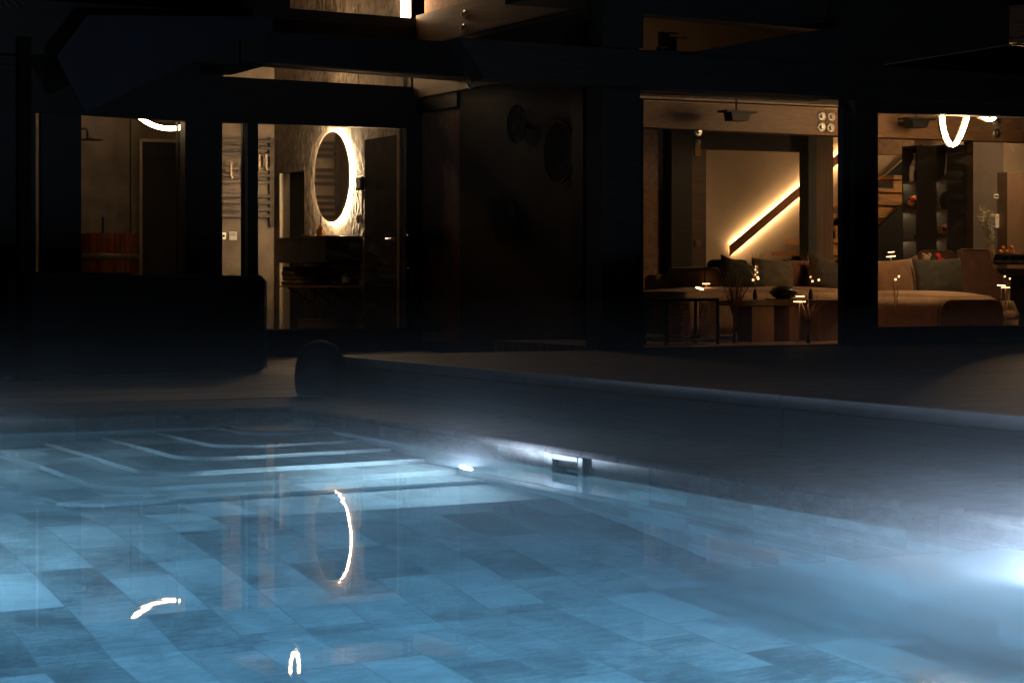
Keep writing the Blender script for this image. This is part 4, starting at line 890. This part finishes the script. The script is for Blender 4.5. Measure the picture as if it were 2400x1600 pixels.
# dried grass with tiny lights
BULB = emat('fairy_bulb', (1, .58, .26), 3)
GRASS = mat('dried_grass', (.38, .24, .12), .9, .3, 20)
def grass_vase(x, y, Y, zb, h_, n, bulbs, label, vase=True, spread=.35):
    p = PY(x, y, Y); rnd = random.Random(int(x)); t = thing('dried_grass', label, 'dried grass', (p.x, Y, zb), 'dried grasses with tiny lights'); bm = bmnew()
    for k in range(n):
        a = rnd.uniform(-1, 1) * spread; b = rnd.uniform(-1, 1) * spread; hh = h_ * rnd.uniform(.7, 1.05); c = Vector((p.x, Y, zb + .12))
        P3 = [c + Vector((a * s * s * hh, b * s * s * hh, hh * (s - .25 * s * s * abs(a)))) for s in (0, .35, .7, 1)]
        tube(bm, P3, [.0022, .002, .003, .001], 4)
    obj('stalks', bm, GRASS, t)
    bm = bmnew(); lathe(bm, [(.02, 0), (.026, .03), (.023, .07), (.014, .1), (.017, .115)], (p.x, Y, zb), 18); obj('vase', bm, VELVET, t, True)
    for bx, by in bulbs:
        q = PY(bx, by, Y); bm = bmnew(); sph(bm, q, .0125, u=12, v=8); obj('bulb', bm, BULB, t, True)
grass_vase(1900, 705, YT + .25, Z1 + .001, .42, 26, [(1900, 649), (1904, 659), (1919, 656)], 'dried grass bunch with three glowing bulbs on the coffee table')
grass_vase(1770, 705, YT + .35, Z1 + .001, .40, 18, [(1773, 625), (1771, 632), (1774, 638), (1770, 644), (1776, 650), (1765, 656), (1777, 653)], 'dried grass bunch with a flame like string of bulbs', spread=.25)
grass_vase(1895, 790, 17.35, FL + .001, .38, 46, [], 'tall dried grass standing on the floor before the coffee table', spread=.5)
grass_vase(1722, 790, 17.75, FL + .001, .62, 60, [], 'fluffy dried grass behind the netted black frame', spread=.3)
grass_vase(2100, 690, 18.0, FL + .001, .62, 6, [(2099, 655), (2107, 648)], 'pair of glowing bulbs on stalks before the cognac cushion', spread=.1)
grass_vase(2361, 690, 18.8, FL + .001, .62, 6, [(2355, 648), (2367, 653)], 'pair of glowing bulbs on stalks beside the big brown chair', spread=.1)
# netted black frame near the glass, standing in for an outdoor reflection
YN_ = 17.45
nt_ = thing('mirrored_net_frame', 'reflected black metal frame with a knotted pale net, built inside the glass', 'side table', PY(1625, 806, YN_))
x0, x1, zt_, _ = PY(1561, 750, YN_).x, PY(1686, 750, YN_).x, 0, 0; zt_ = PY(1620, 699, YN_).z
bm = bmnew(); box(bm, x0, x1, YN_, YN_ + .45, zt_ - .03, zt_, .004); obj('table_top', bm, BLACK, nt_)
for x, y in ((x0 + .012, YN_ + .012), (x1 - .012, YN_ + .012), (x0 + .012, YN_ + .43), (x1 - .012, YN_ + .43)):
    bm = bmnew(); box(bm, x - .012, x + .012, y - .012, y + .012, FL + .001, zt_ - .031); obj('leg', bm, BLACK, nt_)
bm = bmnew(); box(bm, x0, x1, YN_, YN_ + .45, FL + .03, FL + .045); obj('lower_frame', bm, BLACK, nt_)
bm = bmnew()
def net(a, b, y):
    nx_, nz_ = 8, 9
    for i in range(nx_ + 1):
        u = i / nx_; tube(bm, [Vector((a + (b - a) * u + .006 * math.sin(k * 1.7 + i), y + .01 * math.sin(i + k), zt_ - .04 - k * (zt_ - FL - .08) / 8)) for k in range(9)], .008, 4)
    for j in range(nz_):
        z = zt_ - .06 - j * (zt_ - FL - .1) / nz_
        tube(bm, [Vector((a + (b - a) * k / 8, y, z - .02 * math.sin(math.pi * k / 8))) for k in range(9)], .009, 4)
net(x0 + .03, x0 + .30, YN_ + .05); net(x1 - .02, x1 + .17, YN_ + .3)
obj('net', bm, mat('pale_cord', (.8, .66, .42), .8, .1, 20), nt_)

# ------------------------------------------------------------------ dining corner
def dining_chair(x0, x1, ytop, Y, label, xs=0.0):
    a, b = PY(x0, ytop, Y), PY(x1, ytop, Y); t = thing('dining_chair', label, 'chair', ((a.x + b.x) / 2, Y + .3, FL), 'brown velvet dining chairs')
    z = a.z; pts = [(a.x + .04, FL + .4), (a.x, z - .03), (a.x + .02, z)] + [(b.x - .08 + .08 * math.sin(k * math.pi / 10), z - .08 + .08 * math.cos(k * math.pi / 10)) for k in range(6)] + [(b.x + .03, z - .22), (b.x + .12, z - .3), (b.x + .26, z - .36), (b.x + .3, z - .42), (b.x + .26, FL + .4)]
    bm = bmnew(); prism(bm, [(x, Y, zz_) for x, zz_ in pts], (0, .09, 0)); es = [e for e in bm.edges if abs(e.verts[0].co.y - e.verts[1].co.y) < .01]
    bmesh.ops.bevel(bm, geom=es, offset=.018, segments=2, affect='EDGES'); bk_ = obj('backrest', bm, VELVET, t)
    bm = bmnew(); tube(bm, [(x, Y + .004, zz_ + .004) for x, zz_ in pts[1:-1]], .007, 6); obj('piping', bm, mat('brown_piping'), bk_)
    bm = bmnew(); rbox(bm, a.x + .03, b.x + .02, Y + .1, Y + .6, FL + .36, FL + .5, .05); obj('seat', bm, VELVET, t, True)
    for dx in (a.x + .07, b.x - .02):
        for dy in (Y + .08, Y + .55): bm = bmnew(); tube(bm, [(dx, dy, FL + .36), (dx, dy, FL + .002)], [.016, .01], 8); obj('leg', bm, BLACK, t)
dining_chair(2160, 2238, 588, 20.55, 'brown velvet dining chair seen behind the plush toys')
dining_chair(2250, 2325, 585, 19.75, 'large brown velvet dining chair beside the vase at the right')
YG = 20.9
X0, X1, Z0, Z1 = RY(2318, 612, 2520, 619, YG); dt = thing('dining_table', 'black dining table at the right edge behind the chairs', 'table', ((X0 + X1) / 2, YG + .4, FL))
bm = bmnew(); box(bm, X0, X1, YG, YG + .9, Z0, Z1, .006); obj('table_top', bm, BLACK, dt)
bm = bmnew(); box(bm, X0, X1, YG + .02, YG + .88, Z0 - .14, Z0 - .06); obj('apron', bm, BLACK, dt)
for x in (X0 + .2, X0 + .9): bm = bmnew(); prism(bm, [(x, YG + .1, Z0 - .142), (x + .1, YG + .1, Z0 - .142), (x + .22, YG + .1, FL + .001), (x + .14, YG + .1, FL + .001)], (0, .6, 0)); obj('leg', bm, BLACK, dt)
p = PY(2321, 606, YG + .15); p.z = Z1 + .001; t = thing('flower_vase', 'tall beige vase holding silvery eucalyptus on the dining table', 'vase', p)
bm = bmnew(); lathe(bm, [(.035, 0), (.055, .06), (.06, .12), (.045, .19), (.035, .215), (.04, .22)], p, 22); obj('vase', bm, mat('beige_ceramic', (.42, .28, .18), .6, .2, 8), t, True)
bm = bmnew(); bs = bmnew(); rnd = random.Random(3)
for a, b, l in ((-.30, -.1, .52), (-.18, .1, .58), (-.05, -.1, .5), (.1, .1, .42), (-.4, .1, .42), (.02, .0, .34), (-.12, .05, .36)):
    c0 = p + Vector((0, 0, .21)); P3 = [c0 + Vector((a * s * l * 1.1, b * s * l, l * s * (1 - .12 * s))) for s in [k / 9 for k in range(10)]]
    tube(bs, P3, .003, 5)
    for q in P3[2:]:
        for k in range(4):
            d = Vector((rnd.uniform(-1, 1), rnd.uniform(-1, 1), rnd.uniform(-.4, .8))).normalized(); u = d.orthogonal().normalized(); s = rnd.uniform(.022, .036)
            c0_ = q + d * s; v = d.cross(u); quad(bm, q, c0_ + u * s * .55 , q + d * 2 * s, c0_ - u * s * .55)
obj('leaves', bm, mat('eucalyptus_leaf', (.34, .33, .26), .7, .35, 30), t); obj('stems', bs, GRASS, t)
X0, X1, Z0_, Z1_ = RY(2336, 596, 2396, 601, YG + .25); t = thing('fruit_stand', 'dark slatted stand carrying oranges on the dining table', 'stand', ((X0 + X1) / 2, YG + .25, Z1 + .001))
bm = bmnew(); box(bm, X0, X1, YG + .15, YG + .4, Z0_, Z1_, .003); obj('tray', bm, BLACKW, t)
for k in range(4):
    x = X0 + .02 + k * (X1 - X0 - .07) / 3; bm = bmnew(); box(bm, x, x + .03, YG + .17, YG + .38, Z1 + .001, Z0_ - .001); obj('leg', bm, BLACKW, t)
for k, (x, dz_) in enumerate(((.04, 0), (.09, 0), (.145, 0), (.2, 0), (.255, 0), (.12, .055), (.23, .055))):
    q = Vector((X0 + .01 + x, YG + .24 + .04 * (k % 2), Z1_ + .031 + dz_)); bm = bmnew(); sph(bm, q, .03)
    tag(obj('orange', bm, mat('orange_peel', (.62, .22, .04), .5, .15, 60, .2), None, True), 'orange piled on the dark stand on the dining table', 'orange', 'oranges on the stand')
# white storage box on the floor at far right and rolled rug
p = PZ(2375, 762, FL); t = thing('bag', 'pale pointed paper bag on the floor beside the chaise', 'bag', (p.x, 20.2, FL))
bm = bmnew(); polyY(bm, [(2357, 768), (2357, 733), (2369, 706), (2376, 705), (2387, 732), (2387, 768)], 20.2, .2); obj('body', bm, CREAM, t)
p = PY(2355, 738, 18.6); t = thing('rolled_rug', 'small rolled fur rug lying against the end of the chaise', 'rug', p)
bm = bmnew(); lathe(bm, [(.001, -.2), (.05, -.2), (.055, -.1), (.055, .2), (.001, .2)], p, 18, 'Y', cap=False); obj('roll', bm, mat('fur_rug', (.2, .12, .08), .95, .4, 60, .6), t, True)

# ================================================================== TERRACE OBJECTS
p = Vector((5.0, 20.8, ZL)); t = thing('furniture_cover', 'large black fitted cover over garden furniture on the low terrace', 'furniture cover', p)
FAB = mat('black_cover_fabric', (.012, .012, .014), .8, .3, 20, .3)
cx1 = PZ(641, 872, ZL).x; zt_ = PY(620, 646, 20.35).z
bm = bmnew(); rbox(bm, 1.6, cx1, 20.2, 21.4, ZL + .004, zt_, .07); obj('cover', bm, FAB, t, True)
bm = bmnew(); tube(bm, [(cx1 - .006, 20.215, ZL + .03), (cx1 - .006, 20.215, zt_ - .06), (cx1 - .06, 20.215, zt_ - .004), (1.7, 20.215, zt_ - .004)], .008, 6); obj('seam', bm, mat('dark_seam', (.05, .045, .04), .7), t)
bm = bmnew(); rbox(bm, 4.2, 6.1, 20.3, 21.2, zt_ - .02, zt_ + .03, .015); obj('loose_fold', bm, FAB, t, True)
p = Vector((6.37, 15.86, ZL)); t = thing('pouf', 'black domed pouf standing at the deck corner', 'pouf', p)
bm = bmnew(); lathe(bm, [(.19, .002), (.208, .05), (.214, .15), (.208, .24), (.185, .33), (.145, .4), (.09, .44), (.03, .457), (.001, .459)], p, 36, cap=False); obj('body', bm, mat('black_leather', (.010, .010, .011), .6, .3, 8, .05), t, True)
bm = bmnew(); tube(bm, [p + Vector((.2145 * math.cos(a), .2145 * math.sin(a), .17)) for a in [k * 2 * math.pi / 36 for k in range(36)]], .004, 5, True); obj('seam', bm, BLACK, t)
# doormat
q = [PZ(x, y, ZL + .012) for x, y in ((800, 831), (1030, 828), (975, 820), (800, 822))]
t = thing('doormat', 'woven coir doormat lit by the bathroom door', 'doormat', sum(q, Vector()) / 4)
bm = bmnew(); prism(bm, [Vector((v.x, v.y, ZL + .003)) for v in q], (0, 0, .02)); obj('mat_body', bm, mat('coir_mat', (.72, .56, .36), .95, .35, 60, .6), t)
bm = bmnew(); a, b = (q[0] + q[3]) / 2, (q[1] + q[2]) / 2
tube(bm, [a.lerp(b, k / 40) + Vector((0, .02 * math.sin(k), .016)) for k in range(41)], .012, 6); obj('rope_trim', bm, BLACKW, t)
# woven baskets on the recess wall
def wall_basket(px, py, dpx, tilt, label):
    X_ = XW - .06; c = PX(px, py, X_ - .06); r = dpx / 2 * (math.hypot(c.x * 0, 0) + (S * c.x + C_ * c.y)) / F
    t = thing('wall_basket', label, 'wall basket', c, 'woven baskets hung on the dark wall')
    bm = bmnew(); n = 9
    for k in range(n):
        rr = r * (k + 1) / n; dx = -.05 * (k / n) ** 2
        tube(bm, [c + Vector((dx + tilt * rr * math.sin(a) * .2, rr * math.cos(a), rr * math.sin(a))) for a in [i * 2 * math.pi / 40 for i in range(40)]], r / n * .52, 6, True)
    obj('coils', bm, mat('dark_straw', (.04, .03, .02), .85, .5, 60, .5), t, True)
    bm = bmnew(); tube(bm, [c + Vector((-.055, (r + .012) * math.cos(a), (r + .012) * math.sin(a))) for a in [i * 2 * math.pi / 40 for i in range(40)]], .014, 6, True); obj('rim', bm, mat('dark_straw'), t, True)
    bm = bmnew(); lathe(bm, [(.03, 0), (.03, .07)], (c.x, c.y, c.z), 8, 'X'); obj('hanger', bm, BLACK, t)
wall_basket(1219, 291, 84, 0, 'small woven basket highest on the dark wall')
wall_basket(1320, 358, 138, 0, 'largest woven basket on the dark wall nearest the post')
wall_basket(1189, 516, 106, .3, 'tilted openwork woven basket lowest on the dark wall')
for y, lb in ((557, 'upper black outdoor socket on the brown wall beside the door'), (767, 'lower black outdoor socket on the brown wall near the floor')):
    p = PX(1024, y, XW); t = thing('outdoor_socket', lb, 'socket', p, 'outdoor sockets beside the door')
    bm = bmnew(); box(bm, XW - .055, XW - .002, p.y - .12, p.y + .12, p.z - .06, p.z + .06, .01); obj('case', bm, BLACK, t)
    bm = bmnew(); box(bm, XW - .068, XW - .056, p.y - .1, p.y + .1, p.z - .05, p.z + .045, .005); obj('flap', bm, BLACK, t)
# twisted rope wreath lying on the deck edge under the right window
c = PZ(2350, 806, ZD); c.y = YP - .14
t = thing('twisted_rope', 'length of thick twisted rope lying on the deck under the right window', 'rope', (c.x, c.y, ZD))
for ph in (0, math.pi):
    bm = bmnew(); tube(bm, [Vector((PY(2292, 800, c.y).x + k * .0075, c.y + .016 * math.cos(k * .55 + ph), ZD + .036 + .016 * math.sin(k * .55 + ph))) for k in range(150)], .017, 7); obj('strand', bm, mat('pale_rope', (.38, .28, .19), .85, .2, 30), t, True)
p = PZ(55, 892, ZL); t = thing('terrace_post', 'slim black post standing on a base plate at the far left terrace', 'post', p)
bm = bmnew(); box(bm, p.x - .06, p.x + .06, p.y - .06, p.y + .06, ZL + .016, 3.4); obj('shaft', bm, mat('matt_black_post', (.004, .004, .004), .9, .1, 5, spec=.1), t)
bm = bmnew(); box(bm, p.x - .16, p.x + .16, p.y - .12, p.y + .12, ZL + .002, ZL + .015); obj('base_plate', bm, BLACK, t)
# the rooms' soft fill comes from their own lamps plus added unseen ones
